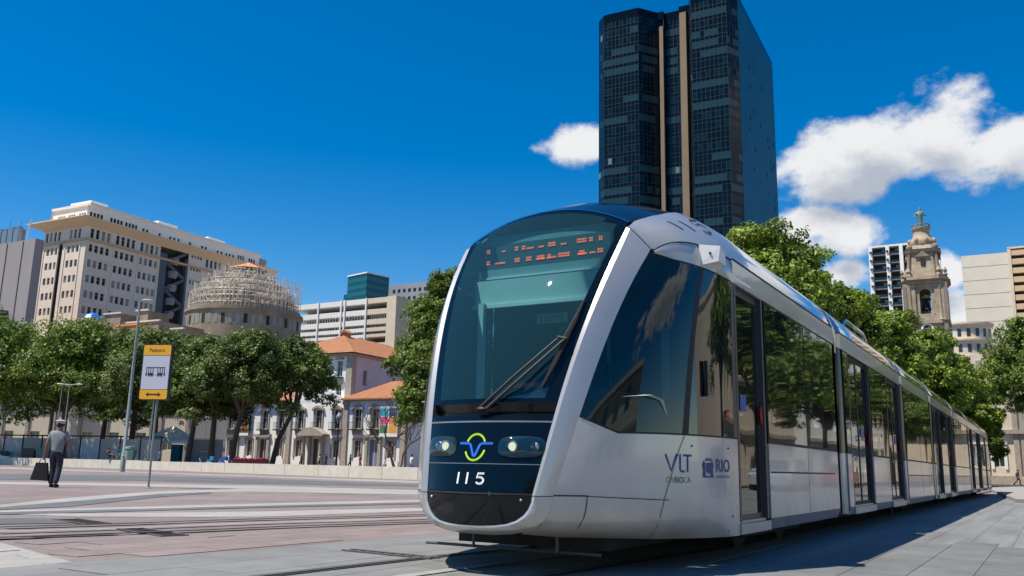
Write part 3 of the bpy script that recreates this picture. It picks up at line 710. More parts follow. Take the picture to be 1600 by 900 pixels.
for k in range(1, 6): bellows(tram, E_[k] - .1, E_[k] + .25)
# roof hoop on the third joint
hp_ = MB(); hp_.tube([(.85, 10.2, 3.30), (.85, 10.5, 3.46), (.85, 12.2, 3.46), (.85, 12.6, 3.30)], .03, 8); part('roof_rail', hp_, MT['chrome'], tram, 40)
# rear end closing face
re_ = MB(); re_.grid([[(x * k, 41.9 + .9 * (1 - k) * 1.0 + .25, z) for x, z in ((1.3, .3), (1.3, 1.1), (1.3, 2.6), (1.15, 3.05), (.8, 3.3))] + [(-x * k, 41.9 + .9 * (1 - k) + .25, z) for x, z in ((.8, 3.3), (1.15, 3.05), (1.3, 2.6), (1.3, 1.1), (1.3, .3))] for k in (1, .9, .7, 0.0)])
part('rear_end', re_, MT['mask'], tram, 40)
# ---------------------------------------------------------------- skinned bodies
def skin_body(vr, edges, sub=2):
    me = bpy.data.meshes.new('body'); me.from_pydata([v for v, r in vr], edges, [])
    o = bpy.data.objects.new('tmp', me); COL.objects.link(o)
    m = o.modifiers.new('s', 'SKIN'); m.use_smooth_shade = True
    for i, (v, r) in enumerate(vr):
        d = me.skin_vertices[0].data[i]; d.radius = (r, r) if not isinstance(r, tuple) else r
        d.use_root = (i == 0)
    if sub: s = o.modifiers.new('d', 'SUBSURF'); s.levels = sub; s.render_levels = sub
    dg = bpy.context.evaluated_depsgraph_get(); out = bpy.data.meshes.new_from_object(o.evaluated_get(dg))
    bpy.data.objects.remove(o); bpy.data.meshes.remove(me); out.name = 'body'; out.shade_smooth(); return out
SKIN = mat('skin_brown', (.30, .15, .09), .55)
_cl = {}
def cloth(c):
    if c not in _cl: _cl[c] = mat('cloth', c, .85, 0, .15, 12)
    return _cl[c]
def person(label, loc, rz=0, h=1.72, shirt=(.5, .5, .5), legs=(.05, .05, .08), pose='walk', hair=(.01, .008, .006), hand_l=None, hand_r=None, detail=False, cap=None, shoe=(.02, .02, .02), group=None, sleeve=True, stride=.22, lean=0.0):
    """figure facing local +y; left is -x"""
    t = thing('person', label, 'person', loc, rz, group); S = h / 1.75; rn = random.Random(hash(label) % 999)
    if pose == 'sit':
        hip, kn, an = .28, .55, .06
        J = {'pel': (0, 0, .25), 'w': (0, -.02, .42), 'ch': (0, -.04, .62), 'nk': (0, -.03, .80), 'hd': (0, 0, .95), 'tp': (0, -.01, 1.04)}
        lg = {s: [(s * .10, .02, .22), (s * .14, .40, .42), (s * .13, .62, .08), (s * .13, .78, .05)] for s in (-1, 1)}
        am = {s: [(s * .19, -.04, .72), (s * .24, .12, .50), (s * .16, .34, .46), (s * .15, .42, .45)] for s in (-1, 1)}
    else:
        st = stride
        J = {'pel': (0, 0, .93), 'w': (0, .0, 1.08), 'ch': (0, lean * .5, 1.30), 'nk': (0, lean, 1.50), 'hd': (0, lean + .015, 1.63), 'tp': (0, lean, 1.70)}
        lg = {-1: [(-.095, 0, .90), (-.10, st * .55 + .04, .50), (-.10, st * .5, .09), (-.10, st * .5 + .16, .045)], 1: [(.095, 0, .90), (.10, -st * .2 + .03, .50), (.10, -st, .11), (.10, -st + .13, .045)]}
        am = {-1: [(-.19, lean, 1.42), (-.26, -.06, 1.14), (-.27, .04, .88), (-.27, .06, .80)], 1: [(.19, lean, 1.42), (.27, .02, 1.14), (.31, .14, .90), (.31, .17, .83)]}
    if hand_l: am[-1][2:] = [tuple(v) for v in hand_l]
    if hand_r: am[1][2:] = [tuple(v) for v in hand_r]
    sc = lambda p: tuple(Vector(p) * S)
    V = []; Ed = []
    def add(p, r, prev=None):
        V.append((sc(p), r * S)); 
        if prev is not None: Ed.append((prev, len(V) - 1))
        return len(V) - 1
    pel = add(J['pel'], .085); w = add(J['w'], .09, pel); ch = add(J['ch'], .145, w); nk = add(J['nk'], .058, ch); hd = add(J['hd'], .095, nk); tp = add(J['tp'], .07, hd)
    for s in (-1, 1):
        a = add(lg[s][0], .075, pel); b = add(lg[s][1], .062, a); c = add(lg[s][2], .042, b); add(lg[s][3], .036, c)
        a = add(am[s][0], .06, ch); b = add(am[s][1], .043, a); c = add(am[s][2], .028, b); hnd = add(am[s][3], .036, c)
        if detail:
            hp = Vector(am[s][3])
            for k in range(4): f = add(hp + Vector((s * .008, (k - 1.5) * .018, -.045)), .0105, hnd); add(hp + Vector((-s * .006, (k - 1.5) * .017, -.085 + .006 * abs(k - 1.5))), .009, f)
            f = add(hp + Vector((-s * .012, .035, -.02)), .011, hnd); add(hp + Vector((-s * .016, .045, -.055)), .009, f)
    b_ = skin_body(V, Ed, 2 if detail else 1); b_.materials.append(SKIN); link('body', b_, t)
    # clothes as slightly larger skins over the body
    V = []; Ed = []
    a = add(Vector(J['pel']) - Vector((0, 0, .03)), .160); a = add(Vector(J['pel']) + Vector((0, 0, .07)), .158, a); b = add(J['w'], .150, a); c = add(J['ch'], .168, b); add(Vector(J['ch']).lerp(Vector(J['nk']), .55), .11, c)
    for s in (-1, 1):
        x = add(am[s][0], .078, c); e = Vector(am[s][0]).lerp(Vector(am[s][1]), .72 if sleeve is True else 1.0); y = add(e, .068, x)
        if sleeve == 'long': add(am[s][2], .042, y)
    o = skin_body(V, Ed, 2 if detail else 1); o.materials.append(cloth(shirt)); link('shirt', o, t)
    V = []; Ed = []
    a = add(Vector(J['pel']) + Vector((0, 0, .10)), .142); b = add(Vector(J['pel']) - Vector((0, 0, .03)), .145, a)
    for s in (-1, 1): x = add(lg[s][0], .108, b); y = add(Vector(lg[s][0]).lerp(Vector(lg[s][1]), .5), .098, x); z_ = add(lg[s][1], .080, y); add(Vector(lg[s][2]) - Vector((0, 0, .02)), .072, z_)
    o = skin_body(V, Ed, 2 if detail else 1); o.materials.append(cloth(legs)); link('trousers', o, t)
    for s in (-1, 1):
        an_, toe = Vector(lg[s][2]), Vector(lg[s][3]); q = MB(); m_ = (an_ + toe) / 2; q.ell(tuple(Vector((m_.x, m_.y + .01, toe.z)) * S), (.052 * S, .14 * S, .052 * S), 8, 6); part('shoe', q, cloth(shoe), t, 60)
    hd_ = Vector(J['hd']) * S; q = MB(); q.ell((hd_.x, hd_.y - .022 * S, hd_.z + .028 * S), (.092 * S, .10 * S, .098 * S), 12, 8)
    q.v = [v for v in q.v]; part('hair', q, cloth(hair), t, 80)
    if detail:
        for s in (-1, 1): q = MB(); q.ell((s * .098 * S, hd_.y + .0, hd_.z - .005), (.014, .022, .034), 8, 6); part('ear', q, SKIN, t, 80)
        q = MB(); q.ell((0, hd_.y + .105 * S, hd_.z - .005), (.016, .024, .028), 8, 6); part('nose', q, SKIN, t, 80)
    if cap:
        q = MB(); z0 = hd_.z + .045; q.lathe([(.104, 0), (.108, .03), (.128, .065), (.13, .085), (.11, .10), (.0, .115)], 20, (0, hd_.y - .01, z0)); part('cap', q, cloth(cap), t, 50)
        q = MB(); q.add([(math.sin(a) * r, hd_.y - .01 + math.cos(a) * (r + (.05 if r > .11 else 0)), z0 + (.0 if r < .11 else -.02)) for r in (.10, .15) for a in np.linspace(-1.1, 1.1, 9)], [(i, i + 1, 10 + i, 9 + i) for i in range(8)]); part('cap_peak', q, cloth((.01, .01, .012)), t)
    return t
# ---------------------------------------------------------------- ground and paving
def paving(name, c1, c2, joint, rot, bw, bh, var=.12, streak=0.0):
    m = bpy.data.materials.new(name); m.use_nodes = True; nt = m.node_tree; N = nt.nodes; L = nt.links; b = N['Principled BSDF']
    b.inputs['Roughness'].default_value = .72; var *= 1.35
    g = N.new('ShaderNodeNewGeometry'); mp = N.new('ShaderNodeMapping'); mp.inputs['Rotation'].default_value = (0, 0, rot); L.new(g.outputs['Position'], mp.inputs[0])
    br = N.new('ShaderNodeTexBrick'); br.inputs['Scale'].default_value = 1; br.inputs['Brick Width'].default_value = bw; br.inputs['Row Height'].default_value = bh; br.inputs['Mortar Size'].default_value = .006
    br.inputs['Color1'].default_value = (*c1, 1); br.inputs['Color2'].default_value = (*c2, 1); br.inputs['Mortar'].default_value = (*joint, 1); br.inputs['Bias'].default_value = 0; L.new(mp.outputs[0], br.inputs['Vector'])
    def nz(sc, det, lo, hi, asp=None):
        n = N.new('ShaderNodeTexNoise'); n.inputs['Scale'].default_value = sc; n.inputs['Detail'].default_value = det; n.inputs['Roughness'].default_value = .65
        if asp:
            m2 = N.new('ShaderNodeMapping'); m2.inputs['Scale'].default_value = asp; L.new(mp.outputs[0], m2.inputs[0]); L.new(m2.outputs[0], n.inputs['Vector'])
        else: L.new(mp.outputs[0], n.inputs['Vector'])
        r = N.new('ShaderNodeMapRange'); r.inputs['From Min'].default_value = .3; r.inputs['From Max'].default_value = .7; r.inputs['To Min'].default_value = lo; r.inputs['To Max'].default_value = hi; L.new(n.outputs['Fac'], r.inputs['Value']); return r.outputs[0], n.outputs['Fac']
    a, _ = nz(.35, 6, 1 - var, 1 + var); c, f = nz(14, 8, .90, 1.10); d, _ = nz(1.6, 7, 1 - var * .8, 1 + var * .8, (.25, 1.6, 1))
    cur = br.outputs['Color']
    for k in (a, c, d):
        x = N.new('ShaderNodeVectorMath'); x.operation = 'SCALE'; L.new(cur, x.inputs[0]); L.new(k, x.inputs['Scale']); cur = x.outputs[0]
    if streak:
        s, _ = nz(1.0, 5, 0, 1, (.18, 2.6, 1)); mx = N.new('ShaderNodeMixRGB'); mx.inputs[2].default_value = (c1[0] * 1.7, c1[1] * 1.7, c1[2] * 1.75, 1)
        ml = N.new('ShaderNodeMath'); ml.operation = 'MULTIPLY'; ml.inputs[1].default_value = streak; L.new(s, ml.inputs[0]); L.new(ml.outputs[0], mx.inputs[0]); L.new(cur, mx.inputs[1]); cur = mx.outputs[0]
    L.new(cur, b.inputs['Base Color'])
    h = N.new('ShaderNodeMath'); h.operation = 'MULTIPLY_ADD'; h.inputs[1].default_value = -1.5; L.new(br.outputs['Fac'], h.inputs[0]); L.new(f, h.inputs[2])
    bp = N.new('ShaderNodeBump'); bp.inputs['Strength'].default_value = .5; bp.inputs['Distance'].default_value = .012; L.new(h.outputs[0], bp.inputs['Height']); L.new(bp.outputs[0], b.inputs['Normal'])
    return m
RT = R_(90 - 31.235)
P_PINK = paving('paving_pink_granite', (.240, .185, .170), (.20, .160, .148), (.085, .068, .06), -RT, .8, .4, .14)
P_LIGHT = paving('paving_light_stone', (.37, .35, .315), (.32, .305, .28), (.16, .15, .14), -RT + .3, .8, .4, .09)
P_GREY = paving('paving_grey_granite', (.13, .132, .135), (.11, .113, .118), (.07, .07, .07), -RT, .8, .4, .12)
P_BLUE = paving('paving_blue_grey_stone', (.215, .213, .205), (.178, .178, .173), (.08, .08, .078), -RT, 1.2, .6, .13)
P_SLATE = paving('paving_slate', (.175, .178, .178), (.135, .142, .143), (.055, .057, .058), -RT, 1.2, .45, .14, .55)
P_ROAD = mat('asphalt', (.05, .05, .052), .85, 0, .25, 2, bump=.4, bs=80, world=True)
P_CONC = mat('track_concrete', (.30, .29, .27), .8, 0, .2, 6, bump=.2, bs=60, world=True)
M_PAN = mat('drain_pan', (.05, .044, .04), .8, 0, .3, 20)
M_GROOVE = mat('rail_groove_dark', (.03, .026, .024), .7, 0, .3, 20)
M_RAIL = mat('rail_steel', (.16, .14, .125), .5, .4, .25, 30)
g = MB(); n = 24
xs = [-4000, -1500, -600, -250, -120, -60, -30, -10, 10, 30, 60, 120, 250, 600, 1500, 4000]; ys = [-1500, -400, -120, -40, 0, 20, 60, 120, 250, 500, 1000, 2500, 6000]
g.grid([[(x, y, 0) for x in xs] for y in ys]); struct('ground', g, P_PINK)
def sheet(name, polys, m, lvl, ear=True):
    import mathutils
    b = MB()
    for p in polys:
        vs = [Vector((x, y, .004 * lvl)) for x, y in p]
        tri = mathutils.geometry.tessellate_polygon([vs]); tri = [t if (vs[t[1]] - vs[t[0]]).cross(vs[t[2]] - vs[t[0]]).z > 0 else t[::-1] for t in tri]
        b.add(vs, tri)
    return struct(name, b, m)
TW = lambda a, b: tuple(tramw(a, b))[:2]
sheet('paving_light', [[(-60, 98), (-38.84, 68.56), (-4.53, 45.89), (2, 40), (2, 36.5), (-4.05, 40.99), (-14.41, 49.34), (-23.65, 54.85), (-45, 66)],
                       [(-40, 46), (-16.33, 28.93), (-13.63, 29.79), (-8.61, 30.77), (-2.9, 29.46), (1, 28), (1, 26), (-2.69, 27.37), (-7.59, 27.15), (-12.35, 27.0), (-14.83, 26.3), (-38, 40)],
                       [(-14, 12.0), (-8.55, 15.25), (-8.94, 18.47), (-9.1, 23.16), (-7.97, 27.0), (-2.9, 27.3), (0, 26.5), (0, 23), (-2.51, 25.0), (-7.0, 24.5), (-7.75, 23.57), (-8.3, 21.53), (-8.15, 16.86), (-8.12, 14.49), (-13, 11)],
                       [(-7.64, 13.65), (-4.91, 17.65), (-2.09, 21.32), (1, 24), (1, 22), (-1.94, 19.86), (-4.63, 16.64), (-7.38, 13.19)],
                       [(-7.22, 12.9), (-6.12, 13.5), (-4.32, 14.6), (-1.68, 17.21), (0, 19), (0, 17.5), (-1.58, 16.0), (-3.71, 13.39), (-5.98, 12.6)],
                       [(-4.8, 8.64), (-3.35, 7.12), (-3.65, 6.63), (-5.5, 6.2), (-8, 8)]], P_LIGHT, 1)
sheet('paving_dark', [[(-60, 62), (-23.41, 41.4), (-19.01, 44.94), (-12.22, 43.56), (-8.5, 40.63), (-3.77, 38.26), (2, 35), (2, 31), (-3.33, 33.78), (-9.36, 33.44), (-14.47, 34.25), (-17.66, 31.28), (-40, 42)],
                      [(-8.12, 14.49), (-8.15, 16.86), (-8.3, 21.53), (-7.75, 23.57), (-7.45, 22.65), (-7.59, 19.7), (-7.3, 15.11), (-7.73, 13.81), (-11, 10.5), (-12, 11.5)],
                      [(-7.38, 13.19), (-4.63, 16.64), (-1.94, 19.86), (1, 22), (1, 21), (-1.85, 18.89), (-4.44, 15.96), (-7.06, 12.62)],
                      [(-7.4, 11.6), (-6.69, 11.97), (-5.99, 12.08), (-5.44, 11.32), (-6.06, 10.87), (-7.2, 10.9)]], P_GREY, 2)
sheet('paving_blue_grey', [[(-9, 3), (-3.65, 6.63), (-3.34, 7.12), (-2.28, 8.3), (-1.01, 10.45), (-0.2, 11.8), (3, 14), TW(1.4, 30), TW(1.7, 2.0), TW(1.5, -3), (1, 1), (-5, 1)]], P_BLUE, 3)
sheet('paving_slate', [[TW(1.45, 60), TW(1.45, -8), TW(12, -8), TW(12, 60)]], P_SLATE, 4)
sheet('side_street', [[(-20, 89), (60, 47), (400, 47), (400, 110), (-20, 106), (-400, 170), (-400, 140)]], P_ROAD, 1)
# ---- the nearest paving slabs, one by one
def slabmat(name, c1, c2):
    def ex(m, nt, b):
        N = nt.nodes; L = nt.links; oi = N.new('ShaderNodeObjectInfo'); r = N.new('ShaderNodeMapRange'); r.inputs['To Min'].default_value = .91; r.inputs['To Max'].default_value = 1.09; L.new(oi.outputs['Random'], r.inputs['Value'])
        v = N.new('ShaderNodeVectorMath'); v.operation = 'SCALE'; L.new(b.inputs['Base Color'].links[0].from_socket, v.inputs[0]); L.new(r.outputs[0], v.inputs['Scale']); L.new(v.outputs[0], b.inputs['Base Color'])
    return mat(name, c1, .72, 0, .1, 2.2, col2=c2, bump=.35, bs=70, world=True, extra=ex)
S_MATS = {'paving_slate': slabmat('slab_slate', (.120, .128, .130), (.19, .19, .188)), 'paving_blue_grey': slabmat('slab_blue_grey', (.165, .166, .162), (.225, .222, .214)), 'ground': slabmat('slab_pink', (.19, .15, .138), (.255, .20, .184)), 'paving_light': slabmat('slab_light', (.30, .285, .255), (.39, .37, .335))}
BLUE_POLY = [(-9, 3), (-3.65, 6.63), (-3.34, 7.12), (-2.28, 8.3), (-1.01, 10.45), (-0.2, 11.8), (3, 14), TW(1.4, 30), TW(1.7, 2.0), TW(1.5, -3), (1, 1), (-5, 1)]
LIGHT_POLY = [(-4.8, 8.64), (-3.35, 7.12), (-3.65, 6.63), (-5.5, 6.2), (-8, 8)]
SLATE_POLY = [TW(1.45, 60), TW(1.45, -8), TW(12, -8), TW(12, 60)]
DARK_POLY = [(-7.4, 11.6), (-6.69, 11.97), (-5.99, 12.08), (-5.44, 11.32), (-6.06, 10.87), (-7.2, 10.9)]
def inside(p, poly):
    c = False
    for i in range(len(poly)):
        (x0, y0), (x1, y1) = poly[i - 1], poly[i]
        if (y0 > p[1]) != (y1 > p[1]) and p[0] < (x1 - x0) * (p[1] - y0) / (y1 - y0) + x0: c = not c
    return c
def region(p):
    if inside(p, SLATE_POLY): return 'paving_slate'
    if inside(p, BLUE_POLY): return 'paving_blue_grey'
    if inside(p, LIGHT_POLY): return 'paving_light'
    return 'ground'
_sm = {}
def slab_mesh(rg, w, h):
    if (rg, w) not in _sm:
        q = MB(); q.box(-w / 2 + .004, w / 2 - .004, -h / 2 + .004, h / 2 - .004, 0, .0042, 0); q.quad((-w / 2, -h / 2, .0008), (w / 2, -h / 2, .0008), (w / 2, h / 2, .0008), (-w / 2, h / 2, .0008), 1)
        _sm[(rg, w)] = q.mesh('paving_slab', [S_MATS[rg], M_JOINT])
    return _sm[(rg, w)]
M_JOINT = mat('slab_joint', (.085, .08, .074), .9)
rn_s = random.Random(4)
for rg, w, h in (('paving_slate', 1.2, .45), ('paving_blue_grey', 1.2, .6), ('paving_light', .8, .4), ('ground', .8, .4)):
    par = bpy.data.objects[rg]
    for j in range(-30, 40):
        for i in range(-30, 30):
            b_ = (i + (.5 if j % 2 else 0)) * w - 1; a_ = j * h + .2
            p = TW(a_, b_)
            if not (6.0 < p[1] < (10.6 if rg != 'ground' else 9.8)) or abs(p[0]) > .62 * p[1] + .7: continue
            cs = [TW(a_ + sx * h / 2, b_ + sy * w / 2) for sx in (-1, 1) for sy in (-1, 1)]
            if any(region(c) != rg for c in cs): continue
            o = link('paving_slab', slab_mesh(rg, w, h), par, (p[0], p[1], {'ground': .0006, 'paving_light': .0046, 'paving_blue_grey': .0126, 'paving_slate': .0166}[rg] + rn_s.uniform(0, .0006)), R_(90) - TH)
# kerb island on the right beyond the tram
k = MB(); k.prism([(17.2, 30.6), (16.3, 28.8), (18.5, 28.3), (46, 72), (44, 76), (31.5, 59)], 'z', .0, .13); tag(part('kerb_island', k, P_CONC, None), 'low raised stone kerb island beside the far end of the tram', 'kerb')
# ---- rails
def strip(path, w, z):
    rows = []
    for i, p in enumerate(path):
        p = Vector((p[0], p[1], 0)); d = (Vector((*path[min(i + 1, len(path) - 1)][:2], 0)) - Vector((*path[max(i - 1, 0)][:2], 0))).normalized(); s = Vector((d.y, -d.x, 0)) * w / 2
        rows.append([(*(p - s)[:2], z), (*(p + s)[:2], z)])
    return rows
def offs(path, o):
    out = []
    for i, p in enumerate(path):
        d = (Vector(path[min(i + 1, len(path) - 1)]) - Vector(path[max(i - 1, 0)])).normalized(); out.append((p[0] + d.y * o, p[1] - d.x * o))
    return out
def spline(pts, n=10):
    P = [Vector(p) for p in pts]; P = [2 * P[0] - P[1]] + P + [2 * P[-1] - P[-2]]; out = []
    for i in range(1, len(P) - 2):
        for k in range(n):
            t = k / n; a, b, c, d = P[i - 1:i + 3]
            out.append(tuple(.5 * ((2 * b) + (c - a) * t + (2 * a - 5 * b + 4 * c - d) * t * t + (3 * b - 3 * c + d - a) * t ** 3)))
    return out + [tuple(P[-2])]
def rail_pair(path, label, grp):
    for i, (o, lab) in enumerate(((-.72, 'rail nearer the plaza wall'), (.72, 'rail nearer the camera'))):
        t = thing('rail', lab + ' ' + label, 'rail', (*path[0], 0), 0, grp); x0, y0 = path[0]
        q = MB(); pp = offs(path, o); loc = [(x - x0, y - y0) for x, y in pp]
        q.grid(strip(loc, .15, .0235)); part('rail_bed', q, M_GROOVE, t)
        q = MB(); q.grid(strip(loc, .055, .029)); part('rail_head', q, M_RAIL, t, kind='stuff')
    q = MB(); q.grid(strip([(x - x0, y - y0) for x, y in path], .12, .025)); o = part('power_strip', q, P_CONC, None); o.location = (x0, y0, 0)
    tag(o, 'flat ground power strip between the rails ' + label, 'power strip')
tp = spline([TW(-.45, -6), TW(-.36, -2.5), TW(-.30, -.6), TW(-.22, 1.0), TW(-.10, 2.6), TW(0, 4.5), TW(0, 12), TW(0, 30), TW(0, 60), TW(0, 95)])
rail_pair(tp, 'of the track under the tram', 'rails under the tram')
lp_ = spline([(-14, 2.9), (-9.5, 6.05), (-7.0, 8.05), (-5.30, 9.62), (-4.25, 10.65), (-3.2, 11.85), (-1.2, 13.75), (2.0, 17.0), (6, 21.6), (12, 30), (24, 49), (50, 91)])
rail_pair(lp_, 'of the empty track on the left', 'rails of the empty left track')
def grate(c, L, w, ang, lab):
    t = thing('drain_grate', lab, 'drain grate', (c[0], c[1], .006 if c[1] > 9 else .018), ang)
    q = MB(); q.box(-L / 2, L / 2, -w / 2, w / 2, 0, .004); part('pan', q, M_PAN, t)
    n = int(L / .11)
    for k in range(n):
        x = -L / 2 + (k + .5) * L / n; q = MB(); q.box(x - .014, x + .014, -w / 2 + .02, w / 2 - .02, .004, .012)
        if k == 0: me = q.mesh('slat', M_RAIL); x0 = x
        link('slat', me, t, (x - x0, 0, 0))
    for s in (-1, 1):
        q = MB(); q.box(-L / 2, L / 2, s * w / 2 - .015, s * w / 2 + .015, .004, .012); part('rim', q, M_RAIL, t)
grate((-5.43, 11.58), 1.05, .30, math.atan2(-1.1, 1.15), 'dark slotted drain across the far rail of the left track')
grate((-3.96, 10.13), 1.2, .28, math.atan2(-1.1, 1.1), 'dark slotted drain across the near rail of the left track')
grate((-1.04, 8.12), 1.05, .12, math.atan2(-.62, .9), 'narrow dark drain just in front of the tram nose')
grate((-4.55, 9.55), .8, .05, math.atan2(1.0, 1.0), 'thin slot drain between the rails of the left track')
# ---- long low plaza wall, built of blocks
wp_ = [(-95, 121), (-62, 97.5), (-51.1, 89.5), (-32.3, 75.8), (-20.2, 64.6), (-11.9, 57.2), (-4.9, 50.6), (3, 43.5)]
M_WALL = mat('wall_pale_stone', (.60, .55, .46), .8, 0, .12, 1.5, bump=.2, bs=20, world=True)
t = thing('low_wall', 'long low cream stone wall crossing the plaza behind the walking man', 'wall', (wp_[0][0], wp_[0][1], 0))
pts_ = [Vector((*p, 0)) for p in wp_]; segs_ = [(pts_[i], pts_[i + 1]) for i in range(len(pts_) - 1)]
for i, (a, b) in enumerate(segs_):
    L_ = (b - a).length; d = (b - a) / L_; nn = max(1, round(L_ / 3.4))
    hA = .78; 
    for k in range(nn):
        p0 = a + d * (L_ * k / nn + .02); p1 = a + d * (L_ * (k + 1) / nn - .02); s = Vector((-d.y, d.x, 0)) * .25
        o = pts_[0]; h = .68 if p0.y < 75 else .72
        q = MB(); q.prism([tuple((v - o)[:2]) for v in (p0 - s, p1 - s, p1 + s, p0 + s)], 'z', .0, h); part('stone_block', q, M_WALL, t)
# ---------------------------------------------------------------- buildings
M_WH = mat('render_white', (.80, .785, .75), .85, 0, .05, .6, world=True)
M_CREAM = mat('render_cream', (.66, .56, .43), .85, 0, .08, .5, world=True)
M_PINKR = mat('render_pinkish', (.80, .66, .53), .85, 0, .07, .4, world=True)
M_LILAC = mat('render_lilac', (.55, .47, .52), .85, 0, .07, .6, world=True)
M_TRIM = mat('stone_trim', (.36, .31, .25), .85, 0, .2, 2, world=True)
M_ORN = mat('cornice_ochre', (.60, .43, .26), .8, 0, .08, .6, world=True)
M_GREYB = mat('building_grey', (.30, .275, .275), .85, 0, .1, .2, world=True, aniso=(1, 1, .15))
M_FR = mat('window_frame_paint', (.6, .6, .58), .6)
M_PANE = mat('window_pane_dark', (.02, .03, .035), .08, 0, spec=.7)
M_PANE2 = mat('window_pane_blind', (.25, .27, .27), .3)
M_DK = mat('opening_dark', (.015, .017, .02), .7)
M_SHUT = mat('shutter_brown', (.10, .06, .05), .6)
def _tiles(m, nt, b):
    N = nt.nodes; L = nt.links; tc = N.new('ShaderNodeTexCoord'); w = N.new('ShaderNodeTexWave'); w.inputs['Scale'].default_value = 1.6; w.inputs['Distortion'].default_value = .6; L.new(tc.outputs['Object'], w.inputs['Vector'])
    bp = N.new('ShaderNodeBump'); bp.inputs['Strength'].default_value = .9; bp.inputs['Distance'].default_value = .15; L.new(w.outputs['Fac'], bp.inputs['Height']); L.new(bp.outputs[0], b.inputs['Normal'])
M_TILE = mat('clay_roof_tiles', (.44, .17, .075), .85, 0, .3, 1.2, extra=_tiles, col2=(.60, .27, .13))
M_SOFF = mat('eave_soffit', (.80, .60, .38), .8)
def wall(mb, f, W0, W1, H0, H1, rects, depth=.25, m=0):
    """wall f(u, v, d) with real openings: rects (u0, u1, v0, v1), reveals depth deep"""
    us = sorted({W0, W1, *[r[0] for r in rects], *[r[1] for r in rects]}); vs = sorted({H0, H1, *[r[2] for r in rects], *[r[3] for r in rects]})
    idx = {}
    V = []
    def P(u, v):
        if (u, v) not in idx: idx[(u, v)] = len(V); V.append(f(u, v, 0))
        return idx[(u, v)]
    F = []
    vr = {}
    for v0, v1 in zip(vs[:-1], vs[1:]):
        rr_ = [r for r in rects if r[2] <= v0 + 1e-6 and r[3] >= v1 - 1e-6]
        u = W0
        for r in sorted(rr_):
            if r[0] > u + 1e-6: F.append((P(u, v0), P(r[0], v0), P(r[0], v1), P(u, v1)))
            u = max(u, r[1])
        if W1 > u + 1e-6: F.append((P(u, v0), P(W1, v0), P(W1, v1), P(u, v1)))
    mb.add(V, F, m)
    for (u0, u1, v0, v1) in rects:
        a, b, c, d = f(u0, v0, 0), f(u1, v0, 0), f(u1, v1, 0), f(u0, v1, 0); A, B, C, D = f(u0, v0, depth), f(u1, v0, depth), f(u1, v1, depth), f(u0, v1, depth)
        mb.add([a, b, c, d, A, B, C, D], [(0, 1, 5, 4), (1, 2, 6, 5), (2, 3, 7, 6), (3, 0, 4, 7)], m)
_wm = {}
def window(par, pos, rz, w, h, style='two', m=None, name='window', label=None):
    """window part with shared mesh: pane plus frame; local x across, z up, faces +y"""
    m = m or M_PANE; key = (round(w, 2), round(h, 2), style, m.name)
    if key not in _wm:
        q = MB(); q.quad((0, 0, 0), (0, 0, h), (w, 0, h), (w, 0, 0), 0)
        t = min(.07, w * .08) if style != 'plain' else 0
        if t:
            for a, b, c, d in ((0, t, 0, h), (w - t, w, 0, h), (t, w - t, 0, t), (t, w - t, h - t, h)): q.box(a, b, 0, .05, c, d, 1)
            if style in ('two', 'four', 'shut'): q.box(w / 2 - t / 2, w / 2 + t / 2, 0, .05, t, h - t, 1)
            if style in ('four', 'bar'): q.box(t, w - t, 0, .045, h * .62, h * .62 + t * .8, 1)
        _wm[key] = q.mesh('window', [m, M_FR])
    return link(name, _wm[key], par, pos, rz, label)
